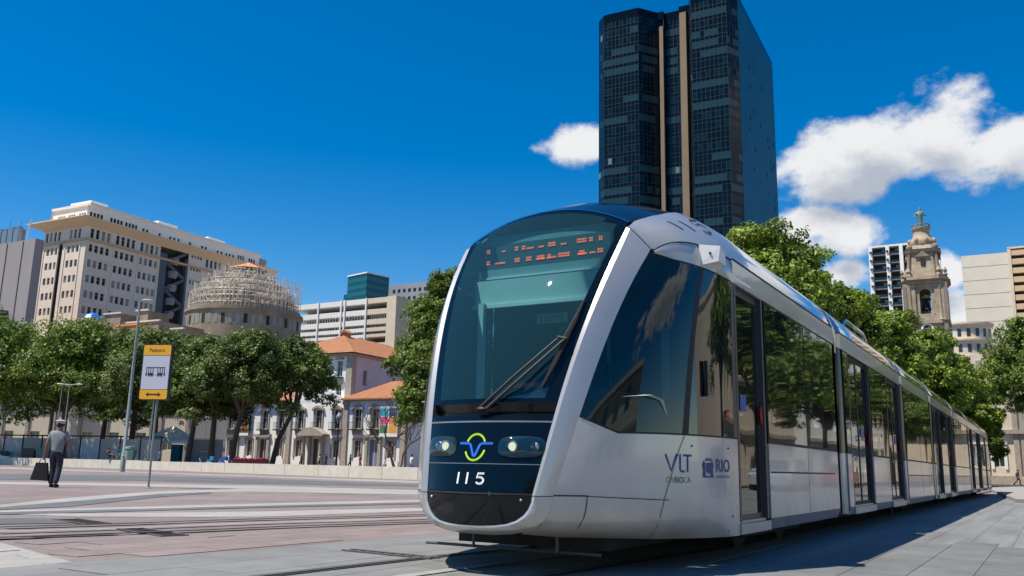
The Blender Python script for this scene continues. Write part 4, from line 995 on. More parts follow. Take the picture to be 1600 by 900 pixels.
# ---- dark glass office tower
def glass_tower():
    X0, Y0 = 62.8, 235.0; A = R_(152)
    t = thing('office_tower', 'tall black glass skyscraper with two stone strips behind the tram roof', 'skyscraper', (X0, Y0, 0), A)
    HT = 138.5; fl = 3.22
    M_T = mat('tower_glass_dark', (.003, .009, .014), .06, 0, spec=.22); M_T2 = mat('tower_glass_teal', (.005, .020, .028), .07, 0, spec=.22)
    M_T3 = mat('tower_pane_blind', (.013, .042, .048), .22); M_T4 = mat('tower_pane_bright', (.13, .19, .20), .3); M_SP = mat('tower_spandrel', (.003, .006, .010), .15, 0, spec=.2)
    M_MU = mat('tower_mullion', (.025, .04, .05), .4, .3); M_BL = mat('tower_painted_sky_blue', (.001, .115, .22), .6, .0, .10, .08, spec=.08)  # side face blue: reflected sky painted into a matte base colour
    M_ST = mat('tower_stone_strip', (.22, .165, .105), .8, 0, .1, .2)
    outline = [(43.2, -55), (43.2, -3), (40.2, 0), (29.0, 0), (24.6, -5.5), (22.6, -5.5), (22.6, -7), (17.6, -7), (17.6, -5), (14.0, -5), (14.0, -3.5), (12.4, 0), (1.8, 0), (-.4, -4.5), (-.4, -55)]
    rn = random.Random(3)
    modes = [rn.random() for _ in range(60)]
    panes = MB(); mul = MB(); sp = MB(); stone = None
    def face(p, q, nf, cell, H1, base):
        p, q = Vector((*p, 0)), Vector((*q, 0)); L_ = (q - p).length; d = (q - p) / L_; n = Vector((-d.y, d.x, 0)) * -1
        k = max(1, round(L_ / cell)); w = L_ / k
        for i in range(base, nf):
            z0 = i * fl; mode = modes[i]; s0 = rn.randint(-k // 2, k // 3); s1 = s0 + rn.randint(k // 2, k + k // 2)
            sp.quad(*[tuple(v) for v in (p + Vector((0, 0, z0)), q + Vector((0, 0, z0)), q + Vector((0, 0, z0 + 1.15)), p + Vector((0, 0, z0 + 1.15)))])
            for j in range(k):
                a = p + d * w * j; b = a + d * w; e = rn.uniform(-.010, .010); e2 = rn.uniform(-.010, .010)
                m_ = 0
                if mode < .5 and s0 <= j < s1 and rn.random() < .93: m_ = 2
                elif rn.random() < .30: m_ = 1
                elif rn.random() < .012: m_ = 3
                zz0, zz1 = z0 + 1.15, z0 + fl
                panes.quad(*[tuple(v) for v in (a + n * e + Vector((0, 0, zz0)), b + n * e2 + Vector((0, 0, zz0)), b - n * e + Vector((0, 0, zz1)), a - n * e2 + Vector((0, 0, zz1)))], m_)
        zt = nf * fl
        for j in range(k + 1):
            a = p + d * w * j; mul.box(-.05, .05, -.02, .10, base * fl, zt, 0, Matrix.Translation(a) @ Matrix(((d.x, -n.x * -1, 0, 0), (d.y, -n.y * -1, 0, 0), (0, 0, 1, 0), (0, 0, 0, 1))))
        for i in range(base, nf + 1):
            for zz in ((i * fl, i * fl + 1.15) if i < nf else (i * fl,)):
                M = Matrix.Translation(p) @ Matrix(((d.x, n.x, 0, 0), (d.y, n.y, 0, 0), (0, 0, 1, 0), (0, 0, 0, 1)))
                mul.box(0, L_, -.02, .08, zz - .05, zz + .05, 0, M)
    NF = 43
    o = outline
    for i in range(len(o) - 1):
        (x0, y0), (x1, y1) = o[i], o[i + 1]
        if x0 == 43.2 and x1 == 43.2: continue
        if (x0, x1) == (-.4, -.4): continue
        if (x0, y0) in ((24.6, -5.5),) or (x0, y0) == (17.6, -5): continue
        face((x1, y1), (x0, y0), NF, 1.3, HT, 14)
    part('window_panes', panes, [M_T, M_T2, M_T3, M_T4], t, kind='stuff'); part('mullions', mul, M_MU, t, kind='stuff'); part('spandrels', sp, M_SP, t, kind='stuff')
    for (a, b, y) in ((22.8, 24.0, -5.2), (14.9, 16.9, -3.2)):
        s = MB(); s.box(a, b, y - 3, y, 0, HT - (2.5 if a > 20 else .5)); part('stone_strip', s, M_ST, t)
    c = MB(); c.prism(o, 'z', 0, .5 + 14 * fl); c.prism([(x * .985 + .3, y - .4) for x, y in o], 'z', 14 * fl, HT - .2); part('tower_core', c, M_SP, t)
    cap = MB(); cap.prism([(x, y + .1) for x, y in o], 'z', NF * fl + .02, NF * fl + 2.6); part('parapet', cap, M_SP, t)
    # blue side face with missing panels
    s = MB(); holes = []
    for k_ in range(26):
        v = rn.choice([107, 112, 96, 92, 99, 103, 86, 75, 118, 64, 125]) + rn.uniform(-3, 3); u = rn.uniform(10, 46); holes.append((round(u, 1), round(u + 1.2, 1), round(v, 1), round(v + 1.5, 1)))
    hs = []
    for h in holes:
        if all(h[0] > g_[1] + .2 or h[1] < g_[0] - .2 or h[2] > g_[3] + .2 or h[3] < g_[2] - .2 for g_ in hs): hs.append(h)
    wall(s, lambda u, v, d: (-.45 + d, -4.5 - u, v), 0, 50.6, 0, NF * fl, hs, .5); part('side_cladding', s, M_BL, t)
    for h in hs: q = MB(); q.quad((.03, -4.5 - h[0], h[2]), (.03, -4.5 - h[1], h[2]), (.03, -4.5 - h[1], h[3]), (.03, -4.5 - h[0], h[3])); part('open_panel', q, M_DK, t)
    an = MB()
    for (x, y, h) in ((41, -8, 3.5), (38.5, -8, 4.5), (37, -9, 3)): an.tube([(x, y, HT), (x, y, HT + h)], .15, 5)
    an.ell((39.5, -7, HT + 3.2), (.9, .5, .9)); an.ell((37.2, -7, HT + 3.6), (.8, .4, .8)); an.tube([(25, -9, HT), (25, -9, HT + 4)], .3, 5)
    part('antenna', an, M_WH, t, kind='stuff')
    bh = MB(); bh.box(5, 36, -40, -12, HT, HT + 3); part('plant_room', bh, M_SP, t)
glass_tower()
# ---- big pinkish block with ochre eaves, left
def big_block():
    t = thing('office_block', 'pinkish many windowed office block with wide ochre eaves and white roof storey', 'building', (-130.3, 260, 0), R_(152))
    D = 80; Wf = 20.5
    side = lambda u, v, d: (0 + d, -u, v)
    front = lambda u, v, d: (u, -d, v)
    rects = []; wins = []
    rn = random.Random(5)
    for bay in (1.0, 10.2, 19.4):
        for k in range(4):
            u = bay + .2 + k * 1.95
            for z in (62.9, 58.1, 53.3, 48.5, 43.7, 38.9): rects.append((u, u + 1.25, z, z + 2.3))
            rects.append((u, u + 1.25, 67.2, 70.2))
    for z in (65.2, 60.4, 55.6): 
        for u in (40.6, 41.9, 43.3, 44.5): rects.append((u, u + .9, z, z + 1.6))
    for u in (40.6, 41.9, 43.3, 44.5): rects.append((u, u + .9, 69.6, 71))
    for bay in (47.2, 56.5, 65.5):
        for k in range(4):
            u = bay + k * 1.95
            for z in (62.9, 58.1, 53.3): rects.append((u, u + 1.25, z, z + 2.3))
            rects.append((u, u + 1.25, 67.6, 70.6))
    w = MB(); wall(w, side, 0, 27.6, 20, 72, [r for r in rects if r[0] < 27], .35); wall(w, side, 39.4, D, 20, 72, [r for r in rects if r[0] > 39], .35); part('wall', w, M_PINKR, t)
    for r in rects: window(t, (.33, -r[1], r[2]), R_(90), r[1] - r[0], r[3] - r[2], 'bar', M_PANE if rn.random() < .7 else M_PANE2)
    fr = []
    for bx in (3.2, 13.2):
        for k in range(3):
            u = bx + k * 2.05
            for z in (62.8, 58.2, 53.4, 48.6, 43.8): fr.append((u, u + 1.3, z, z + 2.2))
    for bx in (3.0, 12.6):
        for k in range(4 if bx > 10 else 3): u = bx + k * 2.0; fr.append((u, u + 1.2, 67.2, 70.2))
    w = MB(); wall(w, front, 0, 10.9, 20, 72, [r for r in fr if r[0] < 10.5], .35); wall(w, front, 12.4, Wf, 20, 72, [r for r in fr if r[0] > 12.4], .35)
    w.box(10.9, 12.4, -1.2, -1.1, 20, 66); w.box(10.9, 12.4, -1.1, 0, 66, 72); part('wall', w, M_PINKR, t)
    g_ = MB(); g_.box(10.95, 12.35, -1.05, -.9, 20, 66); part('recess_glazing', g_, M_PANE, t)
    for r in fr: window(t, (r[0], -.33, r[2]), 0, r[1] - r[0], r[3] - r[2], 'bar', M_PANE2 if rn.random() < .5 else M_PANE)
    pl = MB()
    for u in (.2, 9.6, 18.9, 27.0): pl.box(-.18, .0, -u - .6, -u, 20, 66.2)
    for u in (2.4, 9.4, 12.6, 19.7): pl.box(u, u + .5, .0, .18, 20, 66)
    pt_ = part('pilasters', pl, M_PINKR, t, kind='stuff')
    c = MB(); c.box(-.5, Wf + .4, -D - .4, .5, 66.2, 66.9); part('cornice_band', c, M_ORN, t)
    c = MB(); c.add([(-.0, 0, 70.6), (Wf, 0, 70.6), (Wf, -D, 70.6), (0, -D, 70.6), (-2.2, 3.2, 72.9), (Wf + 5, 3.2, 72.9), (Wf + 5, -D - 2, 72.9), (-2.2, -D - 2, 72.9), (-2.2, 3.2, 73.2), (Wf + 5, 3.2, 73.2), (Wf + 5, -D - 2, 73.2), (-2.2, -D - 2, 73.2)],
                     [(0, 1, 5, 4), (1, 2, 6, 5), (2, 3, 7, 6), (3, 0, 4, 7), (4, 5, 9, 8), (5, 6, 10, 9), (6, 7, 11, 10), (7, 4, 8, 11), (8, 9, 10, 11)]); part('eaves', c, M_SOFF, t)
    up = []
    for u0, n_ in ((1.0, 4), (8.3, 4), (13.9, 4)):
        for k in range(n_): up.append((u0 + k * 1.25, u0 + k * 1.25 + .95, 73.9, 75.6))
    for u0 in (20.5, 22.0, 27, 31.5, 33.2, 35, 40, 45.5, 47.2, 52.8, 54.6, 57, 58.6, 60.3): up.append((u0, u0 + 1.0, 74.0, 75.2))
    for u0 in (63, 64.2, 65.4, 68.5, 69.7, 71): up.append((u0, u0 + .9, 73.9, 75.8))
    w = MB(); wall(w, lambda u, v, d: (1.2 + d, -u, v), 0, 74, 73.3, 77.6, up, .3); part('roof_storey', w, M_WH, t)
    for r in up: window(t, (1.45, -r[1], r[2]), R_(90), r[1] - r[0], r[3] - r[2], 'plain')
    uf = []
    for u0 in (3.2, 8.2, 13.2):
        for k in range(3): uf.append((u0 + k * 1.15, u0 + k * 1.15 + .9, 73.9, 75.6))
    w = MB(); wall(w, lambda u, v, d: (u, -1.0 - d, v), 1.2, 19, 73.3, 77.6, uf, .3); part('roof_storey', w, M_WH, t)
    for r in uf: window(t, (r[0], -1.28, r[2]), 0, r[1] - r[0], r[3] - r[2], 'bar')
    c = MB(); c.box(.7, 19.4, -74.5, -.5, 77.6, 78.4); c.box(4, 14, -9, -3, 78.4, 80.2); c.box(3, 12, -36, -28, 78.4, 80); c.box(3, 12, -58, -50, 78.4, 79.8); part('roof_slab', c, M_WH, t)
    # dark open stair tower
    s = MB(); s.box(1.5, 3, -39.4, -27.6, 20, 70); part('stair_shaft', s, M_DK, t)
    M_STW = mat('stair_steel_grey', (.10, .11, .13), .6)
    s = MB(); s.box(-.2, 1.5, -30.4, -27.6, 20, 68.5); s.box(-.2, 1.5, -39.4, -38.6, 20, 68.5); part('stair_wall', s, M_STW, t)
    for k in range(10):
        z = 24 + k * 4.6
        q = MB(); a, b = (-30.6, -38.5) if k % 2 else (-38.5, -30.6)
        q.add([(.0, a, z), (1.4, a, z), (1.4, b, z + 4.4), (0, b, z + 4.4), (0, a, z + 1.1), (1.4, a, z + 1.1), (1.4, b, z + 5.5), (0, b, z + 5.5)], [(0, 1, 2, 3), (4, 5, 6, 7), (0, 3, 7, 4), (0, 1, 5, 4), (2, 3, 7, 6)]); part('stair_flight', q, M_STW, t)
        q = MB(); q.lathe([(1.4, -1.0), (2.0, .2), (1.9, 1.4)], 14, (1.6, -34.4, z + 1.2)); part('stair_drum', q, M_GREYB, t, 60)
    b = MB(); b.box(3.2, Wf, -D, -1.3, 20, 77.6); b.box(.3, Wf - .1, -D, -.9 - 11, 0, 20); part('inner_core', b, M_GREYB, t)
big_block()
# ---- grey slab with rooftop plant, far left
t = thing('warehouse_block', 'plain grey windowless building at the left edge with rooftop machinery', 'building', (-128.4, 229, 0), R_(152))
q = MB(); q.box(0, 40, -2.5, 0, 0, 58.5); part('wall', q, M_GREYB, t)
for u in (5, 12, 18, 24): q = MB(); q.box(u, u + .5, .0, .25, 20, 58.3); part('pilaster', q, M_GREYB, t)
q = MB(); q.box(8, 13, .0, 2.5, 20, 38.5); q.box(7.6, 13.4, 0, 2.9, 38.5, 39.2); part('annex', q, mat('annex_dark', (.09, .075, .08), .8), t)
q = MB(); q.box(13.2, 26, -.5, 5, 0, 35); part('annex', q, mat('annex_darker', (.05, .045, .05), .8), t)
for k in range(7): q = MB(); u = 8.5 + k * 2.6; q.box(u, u + 2.2, -2.4, -.3, 58.5, 62.4 + .3 * (k % 2)); q.lathe([(.8, 0), (.8, .5)], 10, (u + 1.1, -1.3, 62.6)); part('cooling_unit', q, mat_grey2 if 'mat_grey2' in globals() else MT['steel'], t)
q = MB(); q.tube([(7.3, -2, 58.5), (6.0, -2, 65.2)], .25, 6); part('mast', q, M_WH, t)
for u in (12, 17): q = MB(); q.tube([(u, -3, 58.5), (u, -3, 66)], .1, 5); part('antenna', q, MT['steel'], t)
# ---- white banded modern building, centre left
t = thing('banded_building', 'white and cream modern building with dark horizontal window bands', 'building', (-50.7, 300, 0), R_(150))
for i, (z0, z1) in enumerate(((55.4, 57.2), (51.5, 53.3), (48.0, 49.8), (45.6, 46.9), (43.6, 44.6), (40.5, 41.5))):
    q = MB(); q.box(0, 34, -12, 0, z0, z1); part('white_band', q, M_WH, t)
    q = MB(); q.box(-13, -.02, -12, .02, z0, z1); part('cream_band', q, M_CREAM, t)
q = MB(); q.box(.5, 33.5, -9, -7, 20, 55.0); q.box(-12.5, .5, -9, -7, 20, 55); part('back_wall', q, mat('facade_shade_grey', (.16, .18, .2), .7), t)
for u in (-.6, 9.0, 10.6, 21.3, 32.8): q = MB(); q.box(u, u + .55, .03, .4, 20, 57.4); part('column', q, M_WH, t)
q = MB(); q.box(-13.4, -9.5, -12, .3, 20, 57.3); part('end_wall', q, M_CREAM, t)
for z0, z1 in ((49.8, 51.5), (46.9, 48.0), (44.6, 45.6)):
    for k in range(26): q = MB(); q.box(1 + k * 1.25, 1.35 + k * 1.25, -2, -1.8, z0, z1); part('louvre', q, M_WH, t)
    for k in range(9): q = MB(); q.box(-9 + k * .95, -8.7 + k * .95, -2, -1.8, z0, z1); part('louvre', q, M_WH, t)
q = MB(); q.box(0, 34, -12, -11, 20, 50); part('rear_wall', q, M_GREYB, t)
# ---- teal glass block beyond
t = thing('teal_glass_block', 'small teal glass box building rising behind the white banded building', 'building', (-71.1, 420, 0), R_(138))
M_TEAL = mat('teal_glazing', (.01, .13, .15), .25, .1, .15, .3); M_TEAL2 = mat('teal_glazing_deep', (.006, .075, .10), .2)
q = MB(); q.box(0, 15, -14, 0, 0, 92.6); part('glazed_body', q, M_TEAL2, t)
for k in range(7):
    z = 68 + k * 3.5
    for (a, b, c, d) in ((0, 15, .0, .08), (-.08, 0, -14, 0)): q = MB(); q.box(a, b, c, d, z, z + 1.9); part('glazed_band', q, M_TEAL, t)
q = MB(); q.box(-.3, 15.3, -14.3, .3, 92.6, 93.2); part('roof_slab', q, M_WH, t)
q = MB(); q.box(15, 19, -12, -1, 0, 84); part('side_wing', q, M_TEAL2, t)
t = thing('grey_block', 'grey building with small dark windows just right of the teal glass block', 'building', (-62.0, 445, 0), R_(152))
q = MB(); q.box(-30, 6, -15, 0, 0, 92.0); part('wall', q, mat('render_bluegrey', (.30, .32, .36), .8), t)
for i in range(7):
    for j in range(4): window(t, (-2 - i * 3.2, .05, 75 + j * 4.2), 0, 1.5, 1.8, 'plain')
# ---- black and white block, right
t = thing('apartment_tower', 'white framed apartment tower with dark balcony bays behind the church belfry', 'building', (86.9, 190, 0), R_(150))
q = MB(); q.box(-4.2, 7, -12, -1.6, 0, 50.9); part('core_wall', q, M_DK, t)
for u in (-2.0, .0 - .25, 2.55, 6.15): q = MB(); q.box(u, u + .75, -1.6, .3, 0, 51.2); part('fin', q, M_WH, t)
q = MB(); q.box(-4.2, 7, -12, .3, 51.2, 51.6); part('roof_slab', q, M_WH, t)
for k in range(13):
    z = 26 + k * 1.95
    for a, b in ((.5, 2.55), (3.3, 6.15), (-1.25, -.25)):
        q = MB(); q.box(a, b, -1.6, -.1, z, z + .22); part('balcony_slab', q, M_GREYB, t)
        q = MB(); q.box(a, b, -.12, -.06, z + .22, z + .75); part('balcony_rail', q, mat_brail if 'mat_brail' in globals() else MT['winglass'], t)
        if k % 2 == 0 and a > 0: q = MB(); q.box(a + .3, a + 1.0, -1.58, -1.5, z + .6, z + 1.7); part('pane', q, M_PANE2, t)
    for u in (2.55 + .2, 6.2): q = MB(); q.box(u + .0, u + .45, .3, .6, z + .5, z + .9); part('air_conditioner', q, M_DK, t)
# ---- cream block far right
t = thing('office_slab', 'cream office slab with orange floor bands at the right edge', 'building', (112, 176, 0), R_(150))
q = MB(); q.box(8.1, 17.1, -15, 0, 0, 47.6); part('wall', q, mat('render_pale_cream', (.66, .60, .50), .85, 0, .05, .4, world=True), t)
for z in (30, 33, 36, 39, 42, 45): q = MB(); q.box(8.12, 17.1, .0, .03, z, z + .08); part('joint', q, M_TRIM, t)
q = MB(); q.box(-6, 8.05, -14, -1.0, 0, 48.2); part('back_wall', q, M_DK, t)
for k in range(18):
    z = 14 + k * 1.93; q = MB(); q.box(-6, 8.05, -1.0, .25, z, z + 1.15); part('floor_band', q, mat_or if k else M_ORN, t) if False else part('floor_band', q, M_ORN, t)
for u in (8.0, 8.2): pass
q = MB(); q.box(7.7, 8.3, -1, .4, 0, 48.4); q.box(-6, 8.3, -1, .4, 48.2, 48.6); part('edge_frame', q, M_CREAM, t)
# ---- round white building
t = thing('round_building', 'pale round ended building with balconies between the belfry and the right tree', 'building', (74.4, 142, 0), 0); t.scale = (.68, .68, 1)
q = MB(); q.lathe([(5.6, 0), (5.6, 24.6)], 28); part('wall', q, M_CREAM, t, 30)
for z in (24.6, 22.0, 19.2, 16.4): q = MB(); q.lathe([(5.5, z), (6.3, z + .2), (6.3, z + .5), (5.5, z + .6)], 28); part('cornice', q, M_CREAM, t, 30)
for z in (20.3, 22.8, 17.4):
    for a in range(8):
        an = R_(180 + 20 * a + 10); q = MB(); c, s = 5.62 * math.cos(an), 5.62 * math.sin(an); ux, uy = -math.sin(an) * .4, math.cos(an) * .4
        q.quad((c - ux, s - uy, z), (c + ux, s + uy, z), (c + ux, s + uy, z + 1.3), (c - ux, s - uy, z + 1.3)); part('window', q, M_PANE, t)
# ---- belfry and church front
def church():
    t = thing('belfry', 'baroque stone church belfry with a bell and a green statue on top', 'bell tower', (62.1, 118, 0), R_(152)); t.scale = (1.08, 1.08, 1.025)
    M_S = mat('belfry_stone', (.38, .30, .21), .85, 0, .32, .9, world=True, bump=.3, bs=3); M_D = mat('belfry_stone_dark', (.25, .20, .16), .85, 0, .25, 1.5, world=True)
    cx, cy = 4.45, -2.4
    def ring(name, m, w, z0, z1, w2=None, cut=.35):
        q = MB(); w2 = w2 or w
        def oc(r): c = r * cut; return [(cx - r + c, cy - r), (cx + r - c, cy - r), (cx + r, cy - r + c), (cx + r, cy + r - c), (cx + r - c, cy + r), (cx - r + c, cy + r), (cx - r, cy + r - c), (cx - r, cy - r + c)]
        a, b = oc(w), oc(w2); q.add([(x, y, z0) for x, y in a] + [(x, y, z1) for x, y in b], [tuple(range(8))[::-1], tuple(range(8, 16))] + [(i, (i + 1) % 8, 8 + (i + 1) % 8, 8 + i) for i in range(8)])
        return part(name, q, m, t)
    # belfry stage with open arches
    H0, H1 = 21.4, 26.6; r = 2.35
    for (sx, sy) in ((-1, -1), (1, -1), (-1, 1), (1, 1)):
        q = MB(); x, y = cx + sx * (r - .5), cy + sy * (r - .5); q.box(x - .72, x + .72, y - .72, y + .72, H0, H1); part('pier', q, M_S, t)
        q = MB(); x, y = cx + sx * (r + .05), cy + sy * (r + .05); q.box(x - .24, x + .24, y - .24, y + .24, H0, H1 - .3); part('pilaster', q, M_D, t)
    for ang in (0, 90, 180, 270):
        M = Matrix.Translation((cx, cy, 0)) @ Matrix.Rotation(R_(ang), 4, 'Z')
        q = MB(); w = .66; zt = 25.2; pts = [(w * math.cos(a), zt + w * math.sin(a)) for a in np.linspace(0, math.pi, 10)]
        for (p0, p1) in zip(pts[:-1], pts[1:]):
            for yy in (r - .35, r + .04): q.add([M @ Vector((p0[0], yy, p0[1])), M @ Vector((p1[0], yy, p1[1])), M @ Vector((p1[0], yy, H1)), M @ Vector((p0[0], yy, H1))], [(0, 1, 2, 3)])
            q.add([M @ Vector((p0[0], r - .35, p0[1])), M @ Vector((p1[0], r - .35, p1[1])), M @ Vector((p1[0], r + .04, p1[1])), M @ Vector((p0[0], r + .04, p0[1]))], [(0, 1, 2, 3)])
        for sx in (-1, 1): q.box(min(sx * w, sx * 1.2), max(sx * w, sx * 1.2), r - .35, r + .04, H0, H1, 0, M)
        q.box(-w, w, r - .35, r + .04, H0, 22.4, 0, M); part('arch', q, M_S, t)
    q = MB(); q.lathe([(.62, 0), (.55, .25), (.42, .6), (.36, 1.0), (.2, 1.25), (0, 1.3)], 16, (cx, cy + 1.2, 23.1)); q.box(cx - .6, cx + .6, cy + 1.1, cy + 1.3, 24.4, 24.75); q.tube([(cx, cy + 1.2, 22.75), (cx, cy + 1.2, 23.2)], .1); part('bell', q, MT['under'], t, 40)
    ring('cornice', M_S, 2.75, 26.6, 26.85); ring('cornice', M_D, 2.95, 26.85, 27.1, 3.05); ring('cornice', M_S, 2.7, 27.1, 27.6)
    ring('cornice', M_S, 2.75, 21.0, 21.4); ring('upper_stage', M_S, 2.1, 27.6, 31.1, 1.75)
    for ang in (0, 90, 180, 270):
        M = Matrix.Translation((cx, cy, 0)) @ Matrix.Rotation(R_(ang), 4, 'Z')
        q = MB(); q.box(-.27, .27, 2.02, 2.06, 29.2, 30.3, 0, M); part('lancet', q, M_DK, t)
        q = MB(); q.add([M @ Vector(p) for p in ((-.9, 1.75, 30.5), (.9, 1.75, 30.5), (.9, 2.1, 30.5), (-.9, 2.1, 30.5), (0, 2.1, 31.3), (0, 1.7, 31.3))], [(0, 1, 2, 3), (3, 2, 4), (0, 3, 4, 5), (1, 2, 4, 5)]); part('pediment', q, M_D, t)
        for sx in (-1, 1):
            q = MB(); q.lathe([(.28, 0), (.32, .2), (.16, .45), (.3, .8), (.14, 1.15), (0, 1.5)], 10, tuple(M @ Vector((sx * 1.75, 2.2, 27.6)))) if ang in (0, 180) else None
            if ang in (0, 180): part('urn', q, M_S, t, 40)
            q = MB(); q.tube([M @ Vector((sx * 1.9, 2.0, 27.7)), M @ Vector((sx * 2.05, 1.9, 28.4)), M @ Vector((sx * 1.65, 1.8, 29.0)), M @ Vector((sx * 1.6, 1.75, 30.2))], [.35, .3, .18, .14], 6); part('volute', q, M_S, t, 40)
    ring('cornice', M_D, 2.05, 31.1, 31.6, 2.2); ring('drum', M_S, 1.75, 31.6, 32.3, 1.5)
    q = MB(); q.lathe([(1.55, 32.3), (1.7, 32.7), (1.55, 33.2), (1.15, 33.6), (1.0, 34.2), (1.0, 34.6), (1.15, 34.75), (1.15, 35.1), (.6, 35.1), (0, 35.1)], 16, (cx, cy, 0)); part('cupola', q, M_S, t, 50)
    q = MB()
    for k in range(12): a = k * math.pi / 6; q.tube([(cx + 1.12 * math.cos(a), cy + 1.12 * math.sin(a), 34.75), (cx + 1.12 * math.cos(a), cy + 1.12 * math.sin(a), 35.4)], .05, 4)
    q.lathe([(1.08, 35.4), (1.18, 35.4), (1.18, 35.5), (1.08, 35.5)], 16, (cx, cy, 0)); part('balustrade', q, M_D, t, kind='stuff')
    for (sx, sy) in ((-1, 1), (1, 1), (-1, -1), (1, -1)):
        q = MB(); q.lathe([(.30, 0), (.22, .12), (.2, .2), (.16, 4.4), (.26, 4.7), (.3, 4.9)], 10, (cx + sx * 1.75, cy + sy * 2.5, 21.5)); part('column', q, M_S, t, 40)
        q = MB(); q.lathe([(.26, 0), (.3, .15), (.15, .35), (.26, .7), (.10, 1.0), (0, 1.25)], 10, (cx + sx * 2.55, cy + sy * 2.55, 27.5)); part('urn', q, M_D, t, 40)
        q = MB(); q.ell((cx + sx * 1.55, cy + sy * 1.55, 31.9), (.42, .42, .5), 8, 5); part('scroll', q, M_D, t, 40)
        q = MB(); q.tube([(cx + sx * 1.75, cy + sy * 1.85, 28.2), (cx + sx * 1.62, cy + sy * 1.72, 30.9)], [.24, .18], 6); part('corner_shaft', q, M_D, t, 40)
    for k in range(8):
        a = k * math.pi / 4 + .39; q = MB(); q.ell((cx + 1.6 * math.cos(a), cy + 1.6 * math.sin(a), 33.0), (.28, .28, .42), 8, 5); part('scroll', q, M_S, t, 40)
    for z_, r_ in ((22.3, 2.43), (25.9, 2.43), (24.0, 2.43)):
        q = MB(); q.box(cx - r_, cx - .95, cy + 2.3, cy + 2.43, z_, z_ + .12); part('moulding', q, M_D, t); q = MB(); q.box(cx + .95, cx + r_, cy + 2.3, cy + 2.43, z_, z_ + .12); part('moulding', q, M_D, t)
    # statue on top
    M_CU = mat('copper_green', (.12, .19, .15), .6, .2, .3, 3)
    b = skin_body([((cx, cy, 35.1), .42), ((cx, cy, 35.6), .36), ((cx, cy, 36.2), .30), ((cx, cy, 36.9), .36), ((cx, cy, 37.35), .32), ((cx, cy, 37.6), .13), ((cx, cy + .02, 37.9), .2), ((cx, cy, 38.15), .12),
                   ((cx + .45, cy, 37.3), .16), ((cx + .66, cy + .1, 36.85), .13), ((cx + .5, cy + .4, 36.6), .10), ((cx - .45, cy, 37.3), .16), ((cx - .68, cy + .1, 36.8), .13), ((cx - .35, cy + .42, 36.9), .11)],
                  [(0, 1), (1, 2), (2, 3), (3, 4), (4, 5), (5, 6), (6, 7), (4, 8), (8, 9), (9, 10), (4, 11), (11, 12), (12, 13)], 1)
    so = link('statue', b, None); so.data.materials.append(M_CU); so.location = Vector((62.1, 118, 0)); so.rotation_euler = (0, 0, R_(152)); so.scale = (1.08, 1.08, 1.025); tag(so, 'green copper robed statue standing on the belfry cupola', 'statue')
    ring('lower_stage', M_S, 2.5, 0, 21.0)
    q = MB(); q.lathe([(.75, 0), (.75, .12), (.5, .12), (.5, 0)], 20); q.v = [(cx + p[0], cy + 2.5 + p[2] + .0, 20.3 + p[1]) for p in q.v]; part('clock_ring', q, M_WH, t)
    q = MB(); q.lathe([(.5, 0), (0, .0)], 16); q.v = [(cx + p[0], cy + 2.56, 20.3 + p[1]) for p in q.v]; part('clock_face', q, M_DK, t)
    for sx in (-1, 1): q = MB(); q.box(cx + sx * 2.2 - .25, cx + sx * 2.2 + .25, cy + 2.4, cy + 2.7, 10, 20.9); part('pilaster', q, M_D, t)
    # church front lower right
    t2 = thing('church_front', 'beige church front wall with pilasters and a framed window at the right edge', 'church', (66, 110, 0), R_(150))
    rc = [(4.7 - .55, 4.7 + .65, 2.1, 4.6), (.2, 1.3, 2.1, 4.6), (-4, -2.6, 2.1, 4.6)]
    q = MB(); wall(q, lambda u, v, d: (u, -d, v), -12, 7.2, 0, 16, rc, .4); part('wall', q, M_CREAM, t2)
    for r_ in rc:
        window(t2, (r_[0], -.38, r_[2]), 0, r_[1] - r_[0], r_[3] - r_[2], 'four')
        q = MB(); q.box(r_[0] - .3, r_[0], .0, .15, r_[2] - .3, r_[3] + .3); q.box(r_[1], r_[1] + .3, 0, .15, r_[2] - .3, r_[3] + .3); q.box(r_[0] - .4, r_[1] + .4, 0, .25, r_[3] + .3, r_[3] + .6); part('window_surround', q, M_WH, t2)
    q = MB(); q.box(-12, 7.3, .0, .5, 6.2, 6.7); q.box(-12, 7.2, 0, .3, 0, 1.0); part('cornice', q, M_TRIM, t2)
    for u in (5.9, 2.4, 1.6, -2): q = MB(); q.box(u, u + .6, .0, .22, 1.0, 15.6); part('pilaster', q, M_TRIM, t2)
    q = MB(); q.box(-12, 7.2, -10, -.5, 0, 16); q.add([(-12, 0, 16), (7.2, 0, 16), (7.2, -10, 16), (-12, -10, 16), (-2, 0, 19)], [(0, 1, 4), (0, 1, 2, 3)]); part('body', q, M_CREAM, t2)
